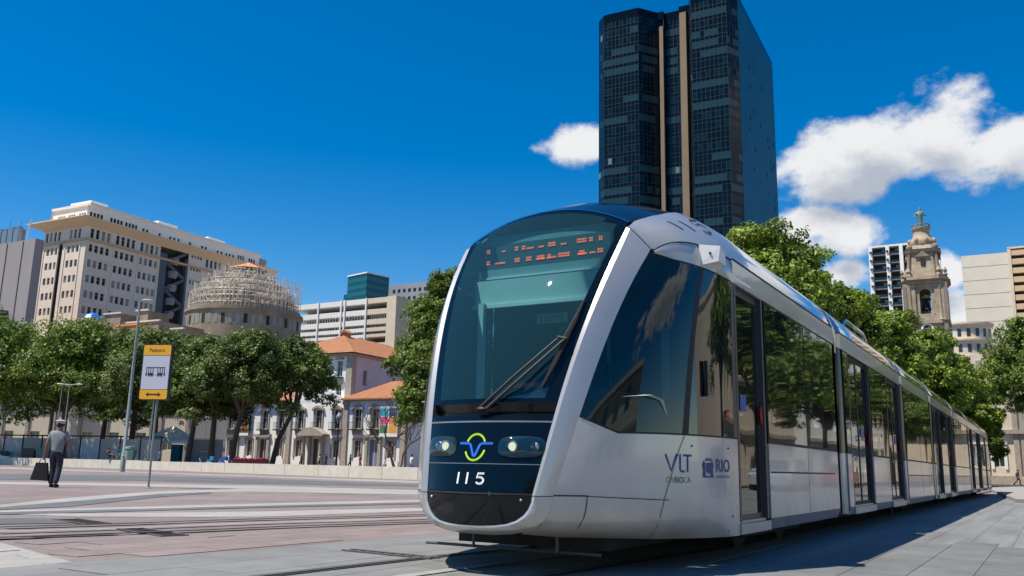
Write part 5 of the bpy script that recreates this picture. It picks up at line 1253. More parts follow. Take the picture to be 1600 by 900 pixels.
# ---- white colonial palace with orange roofs
def palace():
    t = thing('palace', 'white colonial palace with stone framed windows and orange tiled roofs behind the people', 'palace', (-13.1, 113, 0), R_(152))
    W_ = 48; H = 9.0
    ups = [(u - .62, u + .62, 5.3, 7.9) for u in (4.9, 7.75, 11.2, 14.35, 17.5, 20.9, 23.9, 27.2, 30.4, 33.6, 37)]
    lows = [(u - .62, u + .62, 1.6, 3.9) for u in (2.3, 7.6, 11.15, 17.6, 21.0, 26.5, 30, 33.5, 37)]
    doors = [(4.15, 5.8, .3, 4.0), (13.6, 15.2, .3, 4.1), (23.15, 24.75, .3, 4.0)]
    f = lambda u, v, d: (u, -d, v)
    q = MB(); wall(q, f, 0, W_, 0, H, ups + lows + doors, .4); part('wall', q, M_WH, t)
    for u0, u1, v0, v1 in ups:
        window(t, (u0, -.3, v0), 0, u1 - u0, v1 - v0, 'four')
        q = MB(); q.box(u0 - .22, u0, .0, .12, v0 - .1, v1 + .05); q.box(u1, u1 + .22, 0, .12, v0 - .1, v1 + .05); part('window_surround', q, M_TRIM, t)
        q = MB(); pts = [(u0 - .35 + (u1 - u0 + .7) * s, v1 + .15 + .42 * math.sin(math.pi * s)) for s in np.linspace(0, 1, 9)]
        q.prism(pts + [(x, z - .30) for x, z in pts[::-1]], 'y', .0, .35); part('pediment', q, M_TRIM, t)
        q = MB(); q.box(u0 - .3, u1 + .3, .0, .65, v0 - .18, v0 - .04)
        for k in range(9): x = u0 - .25 + k * (u1 - u0 + .5) / 8; q.box(x - .012, x + .012, .58, .61, v0 - .04, v0 + .85)
        q.box(u0 - .28, u1 + .28, .57, .62, v0 + .83, v0 + .88); part('balcony', q, MT['black'], t, kind='stuff')
        q = MB(); q.box(u0 - .1, u1 + .1, .0, .1, v0 - .75, v0 - .18); part('panel', q, M_TRIM, t)
    for u0, u1, v0, v1 in lows:
        window(t, (u0, -.3, v0), 0, u1 - u0, v1 - v0, 'four', M_SHUT)
        q = MB(); q.box(u0 - .2, u0, .0, .1, v0 - .15, v1 + .2); q.box(u1, u1 + .2, 0, .1, v0 - .15, v1 + .2); q.box(u0 - .2, u1 + .2, 0, .13, v1 + .0, v1 + .22); part('window_surround', q, M_TRIM, t)
    for i, (u0, u1, v0, v1) in enumerate(doors):
        window(t, (u0, -.3, v0), 0, u1 - u0, v1 - v0, 'two', M_SHUT if i else mat('door_bluegrey', (.16, .19, .25), .5), 'door')
        q = MB(); q.box(u0 - .45, u0, .0, .25, .0, v1 + .2); q.box(u1, u1 + .45, 0, .25, .0, v1 + .2); q.box(u0 - .6, u1 + .6, 0, .4, v1 + .2, v1 + .6); part('door_surround', q, M_TRIM, t)
    for u in (-.0, 9.3, 19.0, 28.5):
        q = MB(); q.box(u, u + .75, .0, .22, 0, H); q.box(u - .1, u + .85, 0, .34, 0, 1.2); q.box(u - .1, u + .85, .0, .34, H - .5, H - .1); part('pilaster', q, M_TRIM, t)
    # portal columns
    for u in (12.9, 15.9): q = MB(); q.lathe([(.42, 0), (.36, .4), (.32, .5), (.28, 3.9), (.42, 4.3)], 12, (u, .9, .1)); part('column', q, M_TRIM, t, 40)
    q = MB(); pts = [(12.3 + 4.3 * s, 4.6 + .9 * math.sin(math.pi * s)) for s in np.linspace(0, 1, 11)]; q.prism([(12.3, 4.35)] + pts + [(16.6, 4.35)], 'y', .0, 1.5); part('portal_pediment', q, M_TRIM, t)
    # gable
    q = MB(); q.prism([(10.3, H), (19.6, H), (18.8, H + .7), (17.2, H + 1.0), (16.2, H + 1.9), (14.7, H + 2.3), (13.2, H + 1.9), (12.2, H + 1.0), (10.9, H + .7)], 'y', -.4, .02); part('gable', q, M_WH, t)
    q = MB(); q.box(-.4, 10.0, .0, .45, H - .05, H + .2); q.box(19.7, W_, 0, .45, H - .05, H + .2); part('cornice', q, M_TRIM, t)
    # roofs
    def hip(name, x0, x1, y0, y1, z, h, ov=.7):
        q = MB(); x0 -= ov; x1 += ov; y0 -= ov; y1 += ov; cy_ = (y0 + y1) / 2; r_ = (y1 - y0) / 2 * .9
        q.add([(x0, y0, z), (x1, y0, z), (x1, y1, z), (x0, y1, z), (x0 + r_, cy_, z + h), (x1 - r_, cy_, z + h)], [(0, 3, 4), (1, 5, 2), (0, 4, 5, 1), (3, 2, 5, 4)])
        q.box(x0, x1, y0, y1, z - .18, z - .004); return part(name, q, M_TILE, t)
    hip('roof', 0, 9.6, -9, 0, H + .25, 2.7); hip('roof', 20, W_, -9, 0, H + .25, 2.7)
    q = MB(); q.box(0, W_, -9, -.45, 0, H); part('inner_core', q, M_WH, t)
    # upper block
    u = thing('palace_upper_wing', 'taller white and lilac wing with a hipped orange roof rising behind the palace front', 'building', (-21.9, 121, 0), R_(152))
    rc = [(1.6, 2.6, 12.6, 14.9), (1.6, 2.6, 9.0, 11.5), (4.5, 5.5, 12.6, 14.9), (4.5, 5.5, 9, 11.5), (7.5, 8.5, 12.6, 14.9), (10.5, 11.5, 12.6, 14.9)]
    q = MB(); wall(q, f, 0, 14, 0, 15.7, rc, .3); part('wall', q, M_WH, u)
    for r in rc: window(u, (r[0], -.25, r[2]), 0, r[1] - r[0], r[3] - r[2], 'four'); 
    for r in rc[:4]: q = MB(); q.box(r[0] - .2, r[1] + .2, .0, .3, r[3] + .1, r[3] + .4); part('pediment', q, M_TRIM, u); q = MB(); q.box(r[0] - .3, r[1] + .3, 0, .5, r[2] - .2, r[2] - .05); part('balcony', q, MT['black'], u)
    rs = [(2.6, 3.6, 11.6, 13.8), (9.6, 10.4, 11.3, 13.4), (12.4, 13.2, 11.2, 13.3), (16, 17, 11.4, 13.4)]
    q = MB(); wall(q, lambda a, v, d: (0 + d, -a, v), 0, 22, 0, 15.6, rs, .3); part('wall', q, M_LILAC, u)
    for r in rs: window(u, (.25, -r[1], r[2]), R_(90), r[1] - r[0], r[3] - r[2], 'two', M_SHUT)
    q = MB(); q.box(-.12, .9, -.9, .12, 0, 15.4); part('quoin', q, M_TRIM, u)
    q = MB(); q.box(-.4, 14.3, -22.2, .4, 15.5, 15.85); part('cornice', q, M_TRIM, u)
    q = MB(); z = 15.9; q.add([(-.9, .9, z), (14.8, .9, z), (14.8, -22.6, z), (-.9, -22.6, z), (6.5, -6, z + 3.6), (6.5, -17, z + 3.6)], [(0, 1, 4), (1, 2, 5, 4), (2, 3, 5), (3, 0, 4, 5)]); part('roof', q, M_TILE, u)
    q = MB(); q.box(6.0, 7.0, -7.0, -6.0, 18.6, 19.9); q.prism([(5.8, 19.9), (7.2, 19.9), (6.5, 20.4)], 'y', -7.2, -5.8); part('chimney', q, M_TILE, u)
    q = MB(); q.add([(-.8, -14, 9), (6, -14, 9), (6, -4, 13), (-.8, -4, 10)], [(0, 1, 2, 3)]); 
# ---- domed hall under scaffolding
def dome():
    t = thing('domed_hall', 'stone dome wrapped in scaffolding under an orange tarpaulin cap', 'dome', (-73.3, 238, 0)); t.scale = (.87, .87, 1.035)
    M_DS = mat('dome_stone', (.27, .22, .165), .9, 0, .3, .3, world=True, bump=.5, bs=.8)
    q = MB(); q.lathe([(17.5, 30), (17.5, 38.0), (18.0, 38.2), (18.0, 38.9), (17, 39), (17, 39.8), (15.5, 40)], 44); part('drum', q, M_DS, t, 30)
    for k in range(26):
        a = R_(180 + k * 7.2); q = MB(); c, s = 17.55 * math.cos(a), 17.55 * math.sin(a); ux, uy = -math.sin(a) * .55, math.cos(a) * .55
        q.quad((c - ux, s - uy, 34.6), (c + ux, s + uy, 34.6), (c + ux, s + uy, 37), (c - ux, s - uy, 37)); part('window', q, M_PANE2 if k % 3 else M_DK, t)
    rings = [(15.4, 39.8, 41.6), (14.6, 41.7, 43.5), (13.2, 43.6, 45.4), (11.2, 45.5, 47.2), (8.8, 47.3, 48.8), (6.4, 48.9, 50.2), (4.6, 50.3, 51.3)]
    for r, z0, z1 in rings:
        q = MB(); q.lathe([(r, z0), (r + .25, z0 + .5), (r * .97, z1 - .3), (r * .93, z1)], 40); part('dome_ring', q, M_DS, t, 30)
        n_ = max(8, int(r * 1.6))
        for k in range(n_):
            a = R_(175) + k * math.pi * 1.03 / n_; q = MB(); q.ell((r * math.cos(a) * 1.0, r * math.sin(a) * 1.0, (z0 + z1) / 2), (.55, .55, .62), 6, 4); part('rib_stone', q, M_ORN2, t)
    q = MB(); q.lathe([(6.6, 51.0), (6.3, 51.3), (2.6, 52.3), (0, 53.3)], 8); part('tarpaulin', q, M_TARP, t)
    s = thing('scaffolding', 'pale tube scaffolding cage around the stone dome', 'scaffolding', (-73.3, 238, 0)); s.scale = (.87, .87, 1.035)
    rn = random.Random(2); q = MB()
    for ri, (R, zt) in enumerate(((17.0, 43.5), (15.7, 45.6), (13.4, 47.8), (9.8, 50.0), (7.2, 51.2), (17.6, 47.2))):
        n_ = int(R * 2.6)
        for k in range(n_):
            a = math.pi + k * math.pi * 1.0 / n_ + rn.uniform(-.01, .01)
            if ri == 5 and a < 1.62 * math.pi: continue
            x, y = R * math.cos(a), R * math.sin(a); z0 = zt - 6 - rn.uniform(0, 3) if ri < 5 else 37
            q.tube([(x, y, max(38, z0)), (x, y, zt + rn.uniform(-.6, 1.0))], .10, 4)
        for z in np.arange(38.5, zt + .2, 1.7):
            if z < zt - 8: continue
            pts = [(R * math.cos(a), R * math.sin(a), z) for a in np.linspace(math.pi if ri < 5 else 1.62 * math.pi, 2 * math.pi, 26)]; q.tube(pts, .07, 4)
        for k in range(int(n_ * .8)):
            a = math.pi + rn.random() * math.pi
            if ri == 5 and a < 1.62 * math.pi: continue
            z = rn.uniform(max(38, zt - 7), zt - 2); a2 = a + rn.uniform(-.22, .22); R2 = R + rn.uniform(-.9, .9); q.tube([(R * math.cos(a), R * math.sin(a), z), (R2 * math.cos(a2), R2 * math.sin(a2), z + rn.uniform(1, 3.4))], .06, 4)
    part('scaffold_tubes', q, M_SCAF, s, kind='stuff')
    for (R, z) in ((16.6, 41), (14.7, 43.6), (12.3, 46.0), (9.2, 48.9)):
        for a0 in np.arange(math.pi, 2 * math.pi, .35):
            if rn.random() < .75: q = MB(); q.lathe([(R - .5, z), (R + .4, z), (R + .4, z + .08)], 4, (0, 0, 0), 0, a0, a0 + .3); part('scaffold_board', q, M_TRIM, s)
    # parapet terraces in front of the dome
    w = thing('terrace_building', 'weathered pale stone parapets and terraces below the scaffolded dome', 'building', (-88, 214, 0), R_(152))
    for (x0, x1, y0, y1, z0, z1) in ((-22, -2, -20, 0, 15, 28.8), (-3, 12, -16, 1, 15, 34.0), (10, 16, -8, 2, 15, 36.5), (2, 6, -6, .5, 34, 37.0), (-8, -2, -14, -2, 28, 32.2), (-36, -22, -20, -2, 15, 26.8)):
        q = MB(); q.box(x0, x1, y0, y1, z0, z1); part('wall', q, M_DS, w)
        q = MB(); q.box(x0 - .3, x1 + .3, y1 - .3, y1 + .35, z1, z1 + .4); part('parapet', q, M_WALL, w)
    for k in range(9): q = MB(); q.box(-1 + k * 1.4, -.3 + k * 1.4, .9, 1.2, 30, 32); part('opening', q, M_DK, w)
    q = MB(); q.lathe([(2.3, 0), (1.6, 1.0), (0, 1.7)], 8, (18, 4, 35.3)); o = part('canopy', q, MT['blue'], w); 
    q = MB(); q.box(-.5, 8.5, 2.0, 5.0, 32.6, 33.0); q.box(16, 30, 0, 4, 33.3, 33.8); part('canopy', q, M_TARP, w)
M_ORN2 = mat('dome_rib_pale', (.52, .47, .38), .9, 0, .2, 1)
M_TARP = mat('tarpaulin_orange', (.70, .27, .11), .8)
M_SCAF = mat('scaffold_tube', (.62, .55, .47), .6, .2, .3, .5)
# ---------------------------------------------------------------- trees
def leaf_mat(name, c1, c2, dark):
    m = bpy.data.materials.new(name); m.use_nodes = True; nt = m.node_tree; N = nt.nodes; L = nt.links; b = N['Principled BSDF']; out = N['Material Output']
    g = N.new('ShaderNodeNewGeometry'); cr = N.new('ShaderNodeValToRGB'); e = cr.color_ramp.elements
    e[0].color = (*dark, 1); e[0].position = 0; e[1].color = (*c2, 1); e[1].position = 1; k = e.new(.45); k.color = (*c1, 1)
    L.new(g.outputs['Random Per Island'], cr.inputs[0])
    n = N.new('ShaderNodeTexNoise'); n.inputs['Scale'].default_value = .35; n.inputs['Detail'].default_value = 2; L.new(g.outputs['Position'], n.inputs['Vector'])
    r = N.new('ShaderNodeMapRange'); r.inputs['From Min'].default_value = .35; r.inputs['From Max'].default_value = .65; r.inputs['To Min'].default_value = .7; r.inputs['To Max'].default_value = 1.3; L.new(n.outputs['Fac'], r.inputs['Value'])
    v = N.new('ShaderNodeVectorMath'); v.operation = 'SCALE'; L.new(cr.outputs[0], v.inputs[0]); L.new(r.outputs[0], v.inputs['Scale']); L.new(v.outputs[0], b.inputs['Base Color'])
    b.inputs['Roughness'].default_value = .5; b.inputs['Specular IOR Level'].default_value = .35
    tr = N.new('ShaderNodeBsdfTranslucent'); L.new(v.outputs[0], tr.inputs[0]); mx = N.new('ShaderNodeMixShader'); mx.inputs[0].default_value = .28; L.new(b.outputs[0], mx.inputs[1]); L.new(tr.outputs[0], mx.inputs[2]); L.new(mx.outputs[0], out.inputs[0]); return m
LEAF_A = leaf_mat('leaf_green', (.13, .205, .030), (.27, .33, .055), (.055, .10, .018))
LEAF_B = leaf_mat('leaf_deep_green', (.11, .165, .036), (.21, .26, .06), (.05, .08, .02))
LEAF_C = leaf_mat('leaf_bright_green', (.18, .27, .030), (.35, .41, .06), (.08, .135, .02))
BARK = mat('bark_brown', (.085, .062, .045), .9, 0, .3, 6, bump=.6, bs=14)
def crown_mesh(seed, clumps, n, size, m, shell=.62):
    rg = np.random.default_rng(seed); C = np.array(clumps, float)
    vol = (C[:, 3] * C[:, 4] + C[:, 4] * C[:, 5] + C[:, 3] * C[:, 5]); p = vol / vol.sum(); idx = rg.choice(len(C), n, p=p); c = C[idx]
    d = rg.normal(size=(n, 3)); d /= np.linalg.norm(d, axis=1)[:, None]
    # sprigs: leaves gather round random sprig directions of each clump
    ns = 26; spr = rg.normal(size=(len(C), ns, 3)); spr /= np.linalg.norm(spr, axis=2)[:, :, None]; si = rg.integers(0, ns, n); d = d * .30 + spr[idx, si]; d /= np.linalg.norm(d, axis=1)[:, None]
    sr = rg.uniform(.82, 1.14, size=(len(C), ns))[idx, si]
    r = np.where(rg.random(n) < .8, rg.uniform(shell, 1.0, n), rg.uniform(.2, shell, n)) * sr
    pos = c[:, :3] + d * r[:, None] * c[:, 3:6]
    nm = d * .9 + rg.normal(size=(n, 3)) * .55 + np.array([0, 0, .35]); nm /= np.linalg.norm(nm, axis=1)[:, None]
    u = np.cross(nm, rg.normal(size=(n, 3))); u /= np.linalg.norm(u, axis=1)[:, None]; w = np.cross(nm, u)
    s = size * rg.uniform(.6, 1.3, n)[:, None]
    fold = nm * s * .18
    v = np.stack([pos - u * s * .75, pos - w * s * .42 + fold, pos + u * s * .75, pos + w * s * .42 + fold], 1).reshape(-1, 3)
    me = bpy.data.meshes.new('crown'); me.vertices.add(4 * n); me.vertices.foreach_set('co', v.astype(np.float32).ravel())
    me.loops.add(4 * n); me.loops.foreach_set('vertex_index', np.arange(4 * n, dtype=np.int32)); me.polygons.add(n); me.polygons.foreach_set('loop_start', np.arange(0, 4 * n, 4, dtype=np.int32))
    me.update(calc_edges=True); me.materials.append(m); return me
def trunk_mesh(seed, H, fork, r0_, tips, lean=(0, 0)):
    rn = random.Random(seed); q = MB(); top = Vector((lean[0], lean[1], fork)); mid = Vector((lean[0] * .3 + rn.uniform(-.1, .1), lean[1] * .4, fork * .5))
    q.tube([(0, 0, -.1), (0, 0, .25), tuple(mid), tuple(top)], [r0_ * 1.5, r0_ * 1.1, r0_ * .9, r0_ * .8], 9)
    for tip in tips:
        tip = Vector(tip); m1 = top.lerp(tip, .35) + Vector((rn.uniform(-.4, .4), rn.uniform(-.4, .4), -.1 * abs(tip.x))); m2 = top.lerp(tip, .7) + Vector((rn.uniform(-.3, .3), rn.uniform(-.3, .3), .2))
        q.tube([tuple(top - Vector((0, 0, .3))), tuple(m1), tuple(m2), tuple(tip)], [r0_ * .6, r0_ * .42, r0_ * .25, r0_ * .08], 7)
        for _ in range(3):
            b = m1.lerp(tip, rn.uniform(.1, .8)); e = b + Vector((rn.uniform(-1.4, 1.4), rn.uniform(-1.4, 1.4), rn.uniform(.3, 1.6))); q.tube([tuple(b), tuple(b.lerp(e, .5) + Vector((0, 0, .15))), tuple(e)], [r0_ * .2, r0_ * .13, r0_ * .04], 5)
    return q
def tree(label, x, y, H, Wd, fork, seed, m=LEAF_A, n=13000, size=.27, group=None, lobes=None, r=.3, lean=(0, 0), low=None, name='shade_tree', z0=0, trunk=True):
    t = thing(name, label, 'tree', (x, y, z0), 0, group); rn = random.Random(seed); cl = []
    low = low if low is not None else fork * .74; k = lobes or 13
    for i in range(k):
        a = i * 2.399; f = math.sqrt((i + .5) / k); rr_ = Wd / 2 * (.70 * f) ; z = low + (H - low) * (.30 + .48 * (1 - f * f) + rn.uniform(-.08, .08)); q = Wd * rn.uniform(.17, .24)
        cl.append((rr_ * math.cos(a) + lean[0], rr_ * math.sin(a) * .8 + lean[1], z, q, q, q * rn.uniform(.62, .85)))
    for i in range(k):
        a = rn.uniform(0, 6.28); f = rn.uniform(.6, 1.0); z = low + (H - low) * rn.uniform(.10, .72) * (1.15 - .3 * f); q = Wd * rn.uniform(.09, .14); rr_ = Wd / 2 * f * .88
        cl.append((rr_ * math.cos(a) + lean[0], rr_ * math.sin(a) * .85 + lean[1], min(z, H - q), q, q, q * .8))
    for i in range(5):
        q = Wd * rn.uniform(.12, .17); cl.append((rn.uniform(-.2, .2) * Wd + lean[0], rn.uniform(-.15, .15) * Wd + lean[1], H - q * rn.uniform(.75, 1.3), q, q, q * .75))
    link('crown', crown_mesh(seed, cl, int(n * 2.3), size * .72, m), t)
    if trunk: part('trunk', trunk_mesh(seed, H, fork, r, [(c[0], c[1], c[2] + .2) for c in cl[:8:1]], lean), BARK, t, 60)
    return t
G1 = 'shade trees in a row beyond the low wall'
def wx(px, Y):  # rough lateral position used while siting the trees
    return (px - 800) / 1370 * Y * 1.0
tree('broad bright green tree at the left edge with two dark stems', -54.5, 90, 15.8, 17.5, 6.0, 11, LEAF_A, 15000, .30, G1, r=.38)
tree('dense tree behind the walking man with a pale forked trunk', -45.6, 91, 15.6, 15.5, 5.6, 12, LEAF_A, 15000, .30, G1, r=.36)
tree('dull green tree just left of the tall lamp post', -41.0, 97, 15.2, 13.5, 6.2, 13, LEAF_B, 12000, .30, G1, r=.34)
tree('dark tree behind the yellow and white platform sign', -35.6, 89, 14.4, 14, 6.2, 14, LEAF_B, 13000, .28, G1, r=.34)
tree('slim tree right of the platform sign with a leaning trunk', -31.6, 88, 13.2, 10, 6.0, 15, LEAF_B, 9000, .28, G1, r=.28, lean=(.5, 0))
tree('upright tree with a Y shaped trunk in front of the grey hoarding', -28.6, 86, 13.0, 10, 5.2, 16, LEAF_B, 9500, .28, G1, r=.30)
tree('full dark green tree in front of the palace left half', -25.4, 82, 13.4, 10.5, 5.4, 17, LEAF_B, 15000, .26, G1, r=.28, lean=(.6, 0), low=5.0)
tree('tree with a slightly leaning trunk over the palace door', -22.5, 85, 13.4, 9.6, 5.6, 18, LEAF_B, 12000, .26, G1, r=.25, lean=(1.7, 0), low=5.4)
tree('tall rounded tree between the palace and the tram nose', -5.3, 68, 16.6, 9.6, 5.0, 21, LEAF_A, 24000, .24, None, r=.36, low=3.6, lobes=17)
tree('lower tree partly hidden behind the tram nose', -5.0, 60, 9.5, 6.0, 3.0, 22, LEAF_A, 9000, .22, None, r=.3, low=2.5)
G2 = 'street trees behind the tram'
tree('tallest bright tree rising over the tram roof beside the tower', 17.3, 56, 17.2, 11.5, 6.0, 31, LEAF_C, 26000, .26, G2, low=6, lobes=17)
tree('tree left of the tallest one, mostly hidden by the tram roof', 10.8, 60, 15.0, 8.0, 6.0, 32, LEAF_A, 9000, .26, G2)
tree('rounded tree over the second tram car joint', 23.1, 62, 14.6, 9.5, 5.5, 33, LEAF_A, 17000, .26, G2, low=5)
tree('bright tree below the apartment tower', 27.7, 66, 13.8, 9.0, 4.5, 34, LEAF_C, 18000, .26, G2, low=3.5)
tree('bright spreading tree in front of the belfry', 34.0, 72, 13.2, 9.5, 4.5, 35, LEAF_C, 20000, .26, G2, low=3)
tree('low bright tree right of the belfry base', 39.8, 78, 11.8, 7.6, 4.0, 36, LEAF_C, 15000, .26, G2, low=2.5)
tree('small tree at the far end of the tram', 45.6, 86, 9.3, 5.2, 3.5, 37, LEAF_A, 10000, .24, G2, low=1.2)
tree('large dark tree at the right edge in front of the cream church wall', 55.2, 92, 18.4, 13.5, 8.0, 38, LEAF_A, 20000, .28, None, low=7.5, lean=(1.0, 0))
tree('small bush tree behind the shade trees near the office block', -66.0, 128, 16.5, 6, 10, 41, LEAF_B, 4500, .3, None, low=10)
tree('background tree filling the gap behind the tall lamp post', -51.0, 112, 16.0, 14, 6.5, 51, LEAF_B, 9000, .32, G1, r=.36)
tree('background tree filling the gap behind the platform sign', -43.0, 108, 14.6, 12, 6.0, 52, LEAF_B, 8000, .32, G1, r=.34)
tree('background tree at the far left behind the bright one', -66.0, 110, 16.5, 15, 6.0, 53, LEAF_A, 9000, .32, G1, r=.36)
# bare tree in front of the palace
t = thing('bare_tree', 'leafless thin branched tree in front of the palace right end', 'tree', (-8.7, 70, 0)); rn = random.Random(9); q = MB()
def br(p, d, l, r, k):
    if k == 0 or r < .008: return
    e = p + d * l; m_ = p.lerp(e, .5) + Vector((rn.uniform(-.1, .1), rn.uniform(-.1, .1), 0)) * l; q.tube([tuple(p), tuple(m_), tuple(e)], [r, r * .85, r * .68], 6)
    for _ in range(3 if k > 2 else 2): nd = (d + Vector((rn.uniform(-.9, .9), rn.uniform(-.7, .7), rn.uniform(-.25, .5)))).normalized(); br(e, nd, l * rn.uniform(.6, .85), r * .62, k - 1)
br(Vector((0, 0, 0)), Vector((-.35, 0, 1)).normalized(), 1.9, .14, 6); br(Vector((0, 0, .1)), Vector((.3, 0, 1)).normalized(), 1.5, .09, 4)
part('branches', q, BARK, t, 60)
# far wooded backdrop right of the left trees is not needed; dark hedge mass behind the tram wheels
# ---------------------------------------------------------------- people, street furniture
church(); palace(); dome()
# walking man with bag
man = person('person in grey shirt, dark trousers and pale peaked cap walking away with a black bag', (-12.42, 24.6, 0), R_(4), 1.80, (.23, .26, .26), (.028, .032, .045), 'walk', (.02, .018, .016), hand_l=((-.33, .02, .88), (-.335, .03, .79)), hand_r=((.27, .06, .92), (.285, .09, .83)), detail=True, cap=(.50, .46, .52), stride=.13, lean=.0)
bag = thing('briefcase', 'black soft briefcase in the left hand of the walking man', 'bag', (-12.42 - .36, 24.62, .0), R_(4))
q = MB(); q.add([(-.27, -.06, .20), (.20, -.06, .17), (.20, .06, .17), (-.27, .06, .20), (-.17, -.045, .66), (.12, -.045, .66), (.12, .045, .66), (-.17, .045, .66)], [(3, 2, 1, 0), (4, 5, 6, 7), (0, 1, 5, 4), (1, 2, 6, 5), (2, 3, 7, 6), (3, 0, 4, 7)]); part('bag_body', q, cloth((.012, .014, .018)), bag)
q = MB(); q.tube([(-.10, 0, .65), (-.08, 0, .74), (-.02, 0, .775), (.05, 0, .74), (.06, 0, .65)], .012, 6); part('handle', q, cloth((.012, .014, .018)), bag)
# people near the palace
GP = 'people walking in front of the palace'
person('person in dark clothes stepping past the palace portal', (-25.0, 108, .2), R_(95), 1.7, (.03, .03, .035), (.02, .02, .025), stride=.3, group=GP, sleeve='long')
person('person in white top pushing forward right of the portal', (-22.6, 107, .2), R_(100), 1.7, (.55, .55, .55), (.04, .04, .05), stride=.32, group=GP)
person('person in black beside the one in white', (-21.9, 107.4, .2), R_(80), 1.72, (.02, .02, .025), (.05, .05, .07), stride=.28, group=GP)
person('person in green jacket carrying a bag by the palace', (-18.2, 103, .2), R_(90), 1.68, (.04, .14, .06), (.02, .02, .02), stride=.28, group=GP, sleeve='long')
person('person in orange red shirt walking past the palace', (-17.1, 103, .2), R_(-90), 1.74, (.62, .10, .05), (.45, .16, .08), stride=.2, group=GP)
person('person in pink sitting by the palace right door', (-14.9, 108, .2), R_(180), 1.6, (.55, .22, .2), (.05, .05, .06), 'sit', group=GP)
person('person in white standing by the bare tree', (-8.0, 74, 0), R_(120), 1.7, (.7, .7, .7), (.06, .07, .12), stride=.1)
person('person sitting on the low wall with bent knees', (-34.4, 76.9, .72), R_(-90), 1.7, (.10, .06, .05), (.04, .04, .05), 'sit')
person('person in blue shirt standing behind the lamp post', (-31.0, 79.5, 0), R_(100), 1.75, (.06, .22, .45), (.03, .03, .05), stride=.08)
person('person in pale top leaning by the tree trunk left of the sign', (-35.5, 82, 0), R_(160), 1.66, (.6, .5, .55), (.10, .03, .04), stride=.05)
person('person in dark clothes running at the far right', (56.9, 100, 0), R_(-100), 1.72, (.03, .03, .035), (.05, .04, .04), stride=.5, lean=.12, sleeve='long')
# platform sign
def sign():
    t = thing('platform_sign', 'yellow and white tram stop sign reading Pedestre with a double arrow', 'sign', (-10.35, 25.6, 0), R_(-10))
    MY = mat('sign_yellow', (.85, .42, .01), .45); MW = mat('sign_white', (.56, .57, .66), .4); MK = mat('sign_black', (.012, .012, .012), .5)
    z0, z1 = 2.50, 4.12; w = .455; q = MB(); r = .05
    def rr2(x0, x1, a, b, top=True, bot=True):
        pts = []
        for cx, cz, a0, on in ((x1 - r, b - r, 0, top), (x0 + r, b - r, 90, top), (x0 + r, a + r, 180, bot), (x1 - r, a + r, 270, bot)):
            if on: pts += [(cx + r * math.cos(R_(a0 + k * 22.5)), cz + r * math.sin(R_(a0 + k * 22.5))) for k in range(5)]
            else: pts.append({0: (x1, b), 90: (x0, b), 180: (x0, a), 270: (x1, a)}[a0])
        return pts
    q.prism(rr2(-w, w, z0, z1), 'y', -.0, .13); part('sign_box', q, MK, t)
    q = MB(); q.prism(rr2(-w + .02, w - .02, z1 - .32, z1 - .02, True, False), 'y', -.006, .0); part('yellow_header', q, MY, t)
    q = MB(); q.prism(rr2(-w + .02, w - .02, z0 + .02, z0 + .29, False, True), 'y', -.006, .0); part('yellow_footer', q, MY, t)
    q = MB(); q.box(-w + .03, w - .03, -.005, 0, z0 + .305, z1 - .335); part('white_panel', q, MW, t)
    q = MB(); text_fit(q, 'Pedestre', lambda x, z: (x, -.009, z), -.24, .24, z1 - .225, z1 - .115); part('print', q, MK, t, label='Pedestre lettering')
    q = MB(); y = -.009
    q.add([(-.24, y, z0 + .155), (-.15, y, z0 + .22), (-.15, y, z0 + .175), (.15, y, z0 + .175), (.15, y, z0 + .22), (.24, y, z0 + .155), (.15, y, z0 + .09), (.15, y, z0 + .135), (-.15, y, z0 + .135), (-.15, y, z0 + .09)], [(0, 1, 9), (2, 3, 7, 8), (4, 5, 6)]); part('arrow', q, MK, t)
    q = MB(); zc = z0 + .80
    def R4(a, b, c, d): q.quad((a, y, c), (b, y, c), (b, y, d), (a, y, d))
    R4(-.30, .30, .13 + zc, .15 + zc)
    for x in (-.15, .15): R4(x - .085, x + .085, zc - .075, zc - .02); R4(x - .07, x - .02, zc - .12, zc - .075); R4(x + .02, x + .07, zc - .12, zc - .075); R4(x - .085, x - .065, zc - .02, zc + .13); R4(x - .01, x + .01, zc - .02, zc + .13); R4(x + .065, x + .085, zc - .02, zc + .13)
    for x in (-.295, .28): R4(x, x + .018, zc - .10, zc + .13); R4(x - .01, x + .03, zc - .10, zc - .02)
    R4(-.2, .2, zc - .085, zc - .078); part('tram_pictogram', q, MK, t)
    for x in (-.02, .10):
        q = MB(); q.tube([(x, .07 if x > 0 else .10, 0 if x > 0 else .8), (x, .07 if x > 0 else .10, z1 - .1)], .032 if x > 0 else .024, 8); part('post', q, MT['galv'], t, 40)
    q = MB(); q.tube([(-.02, .10, 0), (-.02, .10, .85)], .026, 8); q2 = MB(); q2.lathe([(.09, 0), (.09, .015), (.04, .03)], 12, (.10, .07, 0)); part('base_flange', q2, MT['galv'], t, 40)
sign()
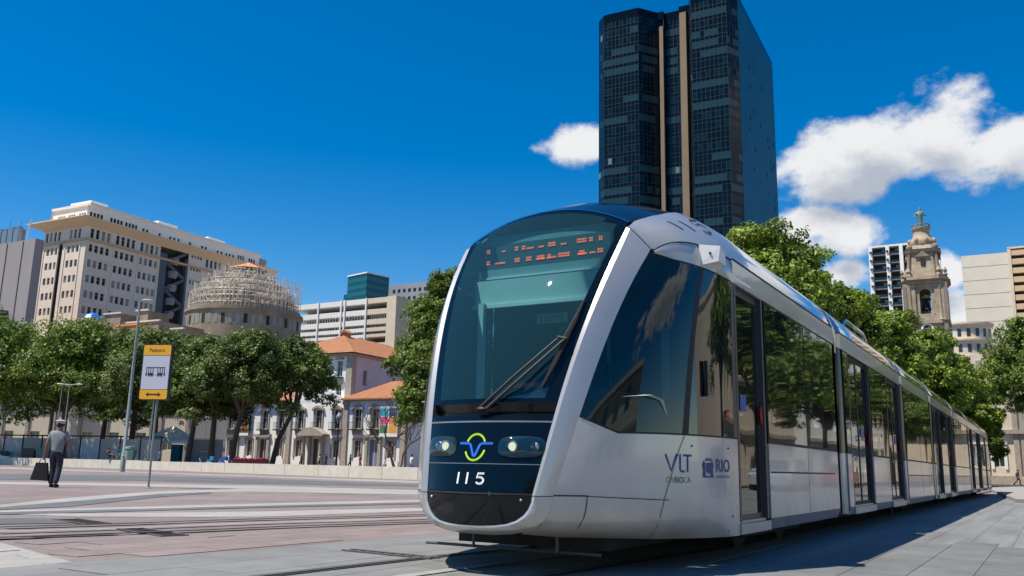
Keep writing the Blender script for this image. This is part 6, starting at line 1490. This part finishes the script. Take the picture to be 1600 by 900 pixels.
# street lamps
def lamp(label, x, y, H, r=.1, arms=1, group=None, binn=False):
    t = thing('street_lamp', label, 'street lamp', (x, y, 0), 0, group)
    q = MB(); q.tube([(0, 0, 0), (0, 0, 1.2), (0, 0, 1.25), (0, 0, H * .62), (0, 0, H)], [r * 1.5, r * 1.5, r * 1.1, r * .9, r * .55], 12); part('pole', q, MT['galv'], t, 40)
    for a in ([(1,)] if arms == 1 else [(-1,), (1,)]):
        s = a[0]; L_ = .25 if arms == 1 else .7
        q = MB(); q.tube([(0, 0, H - .05), (s * L_, 0, H + .02)], .035, 6); part('arm', q, MT['galv'], t)
        q = MB(); q.ell((s * (L_ + .18), 0, H + .02), (.36, .22, .07), 14, 6); part('lamp_head', q, mat_lamp, t, 50)
    return t
mat_lamp = mat('lamp_head_pale', (.50, .49, .42), .4)
lamp('tall grey street lamp post in front of the trees with a litter bin', -24.3, 56.5, 11.0, .105)
b = thing('litter_bin', 'grey litter bin hung on the tall lamp post', 'bin', (-23.9, 56.3, 0)); q = MB(); q.lathe([(.20, .75), (.24, 1.3), (.24, 1.35), (.20, 1.35)], 14); part('bin_body', q, MT['galv'], b, 40); q = MB(); q.lathe([(.28, 1.45), (.25, 1.58), (0, 1.62)], 14); part('bin_lid', q, MT['galv'], b, 40); q = MB(); q.tube([(-.12, 0, 1.0), (-.4, 0, 1.0)], .03); part('bracket', q, MT['galv'], b)
lamp('thin double armed lamp among the left trees', -41.5, 83, 7.6, .07, 2)
lamp('thin single lamp left of the double armed one', -43.2, 85, 7.7, .06, 1)
# decorative lantern post before the palace
t = thing('lantern_post', 'dark iron lantern post in front of the palace facade', 'street lamp', (-20.4, 106, 0)); q = MB(); q.lathe([(.35, 0), (.3, .4), (.16, .6), (.12, 2.2), (.16, 2.3), (.09, 2.5), (.08, 5.4), (.2, 5.5)], 12); part('post', q, MT['under'], t, 40)
q = MB(); q.lathe([(.14, 5.5), (.34, 6.2), (.30, 6.4), (0, 6.9)], 6); part('lantern', q, MT['galv'], t)
# banners on the palace
def banner(label, u, v0, w, h, cols):
    A = R_(152); o = Vector((-13.1, 113, 0)) + Vector((math.cos(A) * u, math.sin(A) * u, 0)) + Vector((-.469, -.883, 0)) * -0.0
    n_ = Vector((math.sin(-A) if False else -math.sin(A), math.cos(A), 0)) * .5
    t = thing('banner', label, 'banner', tuple(o + n_), A)
    q = MB(); q.box(0, w, -.02, .02, v0, v0 + h); part('cloth', q, M_WH, t)
    nx = 2; ny = len(cols) // 2
    for i, c in enumerate(cols):
        x = (1 - i % 2) * w / 2 + .08; z = v0 + h - .12 - (i // 2 + 1) * (h - .55) / ny; s = w / 2 - .12; hh = (h - .55) / ny - .06
        q = MB(); q.quad((x, .025, z), (x + s, .025, z), (x + s, .025, z + hh), (x, .025, z + hh)); part('colour_square', q, cloth(c), t)
    q = MB(); q.tube([(-.1, 0, v0 + h + .02), (w + .1, 0, v0 + h + .02)], .05, 6); part('rod', q, MT['steel'], t)
banner('banner with six coloured squares hung at the palace right end', 1.0, 4.3, 2.8, 3.8, [(.02, .32, .50), (.02, .10, .28), (.65, .08, .22), (.70, .20, .12), (.08, .22, .08), (.75, .33, .05)])
banner('partly hidden red, orange and blue banner on the palace left part', 26.4, 4.4, 2.4, 3.8, [(.02, .06, .35), (.03, .08, .40), (.65, .10, .12), (.60, .08, .10), (.75, .35, .10), (.72, .33, .10)])
# things behind the wall
M_HO = mat('hoarding_grey', (.33, .32, .31), .7, 0, .08, 1)
t = thing('site_hoarding', 'grey sheet hoarding behind the tree trunks left of the palace', 'hoarding', (-44.4, 122, 0), R_(-3))
for k in range(4): q = MB(); q.box(k * 1.45, k * 1.45 + 1.42, 0, .08, 0, 6.6 if k > 0 else 5.0); part('sheet_panel', q, M_HO, t)
q = MB(); q.box(0, 5.8, -.1, .0, 2.6, 2.7); part('rail', q, MT['steel'], t)
t = thing('long_low_building', 'cream low building seen under the left tree crowns', 'building', (-45.5, 128, 0), R_(172))
rc = [(3 + k * 4.2, 4.6 + k * 4.2, 2.2, 4.6) for k in range(12)]; q = MB(); wall(q, lambda u, v, d: (u, -d, v), 0, 56, 0, 9.2, rc, .3); part('wall', q, M_CREAM, t)
for r in rc: window(t, (r[0], -.25, r[2]), 0, 1.6, 2.4, 'four')
q = MB(); q.box(0, 56, -12, -.5, 0, 9); q.box(-.3, 56.3, -.5, .5, 8.9, 9.5); part('body', q, M_CREAM, t)
for k in range(14): q = MB(); q.box(k * 4.2 + .6, k * 4.2 + 1.1, .0, .2, 0, 8.9); part('pilaster', q, M_TRIM, t)
# mesh fence with dark posts
t = thing('mesh_fence', 'grey site fence with dark posts and a black top rail behind the walking man', 'fence', (-62, 96, 0), R_(-16))
for k in range(13):
    q = MB(); q.box(k * 2.4 - .05, k * 2.4 + .05, -.05, .05, 0, 3.1); part('post', q, MT['under'], t)
    if k < 12: q = MB(); q.box(k * 2.4 + .08, k * 2.4 + 2.32, -.01, .01, .2, 2.75); part('panel', q, M_HO if k % 4 else mat('panel_pale', (.45, .46, .48), .7), t)
q = MB(); q.box(0, 29, -.04, .04, 2.95, 3.08); part('top_rail', q, MT['under'], t)
def bin_(label, x, y, c):
    t = thing('wheelie_bin', label, 'bin', (x, y, 0), R_(10)); m = cloth(c)
    q = MB(); q.add([(-.5, -.4, .15), (.5, -.4, .15), (.5, .4, .15), (-.5, .4, .15), (-.6, -.5, 1.5), (.6, -.5, 1.5), (.6, .5, 1.5), (-.6, .5, 1.5)], [(3, 2, 1, 0), (4, 5, 6, 7), (0, 1, 5, 4), (1, 2, 6, 5), (2, 3, 7, 6), (3, 0, 4, 7)]); part('bin_body', q, m, t)
    q = MB(); q.box(-.64, .64, -.54, .54, 1.5, 1.6); q.box(-.6, .6, -.5, -.42, 1.6, 1.66); part('bin_lid', q, m, t)
    for x_ in (-.4, .4): q = MB(); q.lathe([(0, -.05), (.1, -.05), (.1, .05), (0, .05)], 10); q.v = [(x_ + p[2], -.3 + p[0], .1 + p[1]) for p in q.v]; part('wheel', q, MT['black'], t)
bin_('teal green wheeled bin right of the seated person', -33.0, 77.5, (.01, .22, .18))
bin_('dark grey wheeled bin left of the walking man', -46, 88.5, (.16, .22, .22))
bin_('dull red wheeled bin beside the dark grey one', -47.6, 88.8, (.12, .08, .08))
# tent
t = thing('market_tent', 'white peaked market tent behind the sign post', 'tent', (-34.8, 92, 0)); q = MB(); q.add([(-2.4, -2, 2.7), (2.4, -2, 2.7), (2.4, 2, 2.7), (-2.4, 2, 2.7), (-.3, 0, 4.2), (.3, 0, 4.2)], [(0, 1, 5, 4), (1, 2, 5), (2, 3, 4, 5), (3, 0, 4)]); q.box(-2.4, 2.4, -2, -1.95, 2.45, 2.7); part('canopy', q, M_WH, t)
for x_ in (-2.3, 2.3):
    for y_ in (-1.9, 1.9): q = MB(); q.box(x_ - .04, x_ + .04, y_ - .04, y_ + .04, 0, 2.7); part('leg', q, MT['galv'], t)
q = MB(); q.box(.9, 1.7, -2.3, -1.2, 0, 2.35); part('blue_drape', q, cloth((.01, .10, .16)), t)
t = thing('site_cabin', 'grey cabin with a white rack behind the slim leaning tree', 'cabin', (-31.2, 92, 0)); q = MB(); q.box(-1.4, 1.4, -1, 1, 0, 2.9); part('wall', q, M_HO, t); q = MB(); q.box(-1.5, 1.5, -1.1, 1.1, 2.9, 3.05); part('roof', q, M_WH, t)
for z in (.5, 1.1, 1.7): q = MB(); q.box(-.2, .7, -1.12, -1.02, z, z + .06); part('shelf', q, M_WH, t)
# parked motor scooters
def scooter(label, x, y, rz, c, g_):
    t = thing('motor_scooter', label, 'scooter', (x, y, 0), rz, g_); m = cloth(c)
    for yy in (-.62, .62):
        q = MB(); q.lathe([(0, -.05), (.22, -.06), (.27, 0), (.22, .06), (0, .05)], 14); q.v = [(p[2], yy + p[0], .27 + p[1]) for p in q.v]; part('wheel', q, MT['black'], t, 50)
    q = MB(); q.tube([(0, -.75, .62), (0, -.35, .68), (0, -.05, .42), (0, .25, .34), (0, .45, .6), (0, .5, .95)], [.12, .2, .14, .12, .14, .08], 8); part('body', q, m, t, 60)
    q = MB(); q.ell((0, -.3, .86), (.14, .36, .07), 10, 5); part('seat', q, MT['black'], t, 60)
    q = MB(); q.tube([(-.32, .42, 1.05), (0, .5, 1.0), (.32, .42, 1.05)], .03, 6); q.tube([(0, .5, 1.0), (0, .62, .3)], .035, 6); part('handlebar', q, MT['black'], t, 60)
    q = MB(); q.ell((0, .58, .92), (.09, .06, .09), 8, 5); part('headlight', q, MT['chrome'], t, 60)
    q = MB(); q.box(-.2, .2, -.95, -.6, .85, 1.2); part('box', q, m, t)
GS = 'motor scooters parked before the hoarding'
scooter('light blue motor scooter parked first from the left before the hoarding', -26.4, 78, R_(70), (.03, .25, .45), GS); scooter('bright blue motor scooter parked second before the hoarding', -25.6, 78.6, R_(80), (.02, .14, .50), GS); scooter('dark blue motor scooter parked next to the big tree trunk', -24.7, 78.8, R_(100), (.01, .06, .22), GS)
t = thing('planter', 'long dark red planter box between two tree trunks', 'planter', (-22.6, 78.5, 0)); q = MB(); q.box(-1.5, 1.5, -.3, .3, .1, .95); part('box', q, cloth((.10, .012, .02)), t)
q = MB()
for k in range(26): q.ell((-1.4 + k * .11, rnd.uniform(-.2, .2), .98 + rnd.uniform(0, .08)), (.1, .1, .12), 5, 4)
part('flowers', q, cloth((.35, .03, .04)), t, kind='stuff')
# cars
def car(label, x, y, rz, c, L_=4.3, taxi=False, group=None):
    t = thing('parked_car' if not taxi else 'taxi', label, 'car', (x, y, 0), rz, group); m = mat('car_paint', c, .25, .2, coat=1.0)
    prof = [(-.5, .28), (-.5, .62), (-.46, .80), (-.36, .86), (-.24, .93), (-.14, 1.36), (-.02, 1.45), (.16, 1.45), (.30, 1.36), (.42, .96), (.49, .90), (.5, .6), (.5, .28)]
    q = MB(); w = .84
    rows = []
    for s, k in ((-1, .86), (-.93, .97), (0, 1.0), (.93, .97), (1, .86)):
        rows.append([(s * w * (1 if z < .95 else .86), u * L_ * (.985 if abs(s) == 1 else 1), z if z < .9 else z - (1 - k) * .1) for u, z in prof])
    q.grid(rows); o = len(q.v); q.add(rows[0], [tuple(range(len(prof)))]); q.add(rows[-1], [tuple(range(len(prof)))[::-1]]); part('body', q, m, t, 35)
    q = MB()
    for s in (-1, 1): q.add([(s * (w * .905), u * L_, z) for u, z in ((-.215, .96), (-.13, 1.32), (.28, 1.32), (.385, .98))], [(0, 1, 2, 3)]); 
    gl = part('window', q, M_PANE, t, kind='stuff')
    q = MB(); q.quad((-.62, -.245 * L_, .96), (.62, -.245 * L_, .96), (.58, -.15 * L_, 1.36), (-.58, -.15 * L_, 1.36)); part('windscreen', q, M_PANE, t)
    for u in (-.31, .31):
        for s in (-1, 1):
            q = MB(); q.lathe([(0, -.1), (.22, -.11), (.31, -.08), (.31, .08), (.22, .11), (0, .1)], 18); q.v = [(s * .74 + p[2], u * L_ + p[0], .31 + p[1]) for p in q.v]; part('wheel', q, MT['black'], t, 40)
    for s in (-1, 1): q = MB(); q.ell((s * .62, -.495 * L_, .66), (.16, .05, .08), 8, 5); part('headlight', q, MT['chrome'], t, 60)
    return t
GC = 'cars parked behind the low wall on the left'
car('silver grey car parked under the leftmost tree', -52.5, 92, R_(80), (.45, .46, .48), group=GC); car('dark navy car parked left of the walking man', -48.6, 91.5, R_(85), (.02, .03, .05), group=GC); car('white van like car at the left edge behind the wall', -57.6, 95, R_(70), (.6, .6, .6), group=GC)
car('yellow taxi at the right edge beyond the running person', 62.3, 104, R_(75), (.75, .50, .02), taxi=True)
# ---------------------------------------------------------------- the street behind the camera side, seen in the tram windows
def facade_row(label, a, b, L_, H, D, m, seed, tone):
    o = tramw(a, b); t = thing('street_building', label, 'building', tuple(o), -TH)
    rn = random.Random(seed); rc = []; fl = 3.6
    for i in range(int(H / fl)):
        for k in range(int(L_ / 3.0)):
            u = k * 3.0 + .9; rc.append((u, u + 1.3, i * fl + 1.1, i * fl + 3.1))
    q = MB(); wall(q, lambda u, v, d: (d, u, v), 0, L_, 0, H, rc, .3); part('wall', q, m, t)
    for r in rc: window(t, (.28, r[0], r[2]), R_(90), 1.3, 2.0, 'four', M_PANE if rn.random() < .7 else M_PANE2)
    for i in range(1, int(H / fl) + 1): q = MB(); q.box(-.25, 0, 0, L_, i * fl - .15, i * fl + .15); part('string_course', q, M_TRIM, t)
    q = MB(); q.box(.5, D, 0, L_, 0, H); q.box(-.6, D, -.2, L_ + .2, H, H + .5); part('body', q, m, t)
facade_row('beige building mirrored in the cab side window', 26, -14, 20, 7.3, 10, M_CREAM, 1, 0)
facade_row('beige building mirrored in the first tram windows', 17, 34, 36, 10.9, 12, M_CREAM, 2, 0)
facade_row('white building mirrored in the middle tram windows', 16, 72, 36, 22, 12, M_WH, 3, 0)
facade_row('tan building mirrored in the rear tram windows', 15.5, 112, 45, 18, 12, M_CREAM, 4, 0)
facade_row('pale tower mirrored in the rearmost tram windows', 15.5, 160, 60, 34, 12, M_WH, 5, 0)
G3 = 'street trees mirrored in the tram windows'
for i, (a, b, h) in enumerate(((12.0, 24, 9.5), (11.5, 40, 11), (11.5, 56, 10), (11.0, 80, 11), (10.5, 108, 11))):
    p = tramw(a, b); tree('street tree mirrored in the tram windows, number %s from the nose' % ('one', 'two', 'three', 'four', 'five')[i], p.x, p.y, h, 7.5, 3.8, 60 + i, LEAF_A, 5000, .3, G3, low=3.6)
car('dark parked car mirrored in the first tram door', *tuple(tramw(9.5, 16))[:2], -TH, (.02, .03, .04)); car('white parked car mirrored low in the tram panels', *tuple(tramw(9.5, 36))[:2], -TH, (.6, .6, .6)); car('red parked car mirrored low in the tram windows', *tuple(tramw(9.5, 50))[:2], -TH, (.4, .03, .03))
for i, (x, y, h) in enumerate(((-14, -22, 13), (-5, -26, 12), (-24, -16, 14), (6, -24, 12))):
    tree('plaza tree mirrored in the black nose panel, number %s from the left' % ('two', 'three', 'one', 'four')[i], x, y, h, 9, 4, 70 + i, LEAF_B, 5000, .35, 'plaza trees mirrored in the nose', low=3.5)
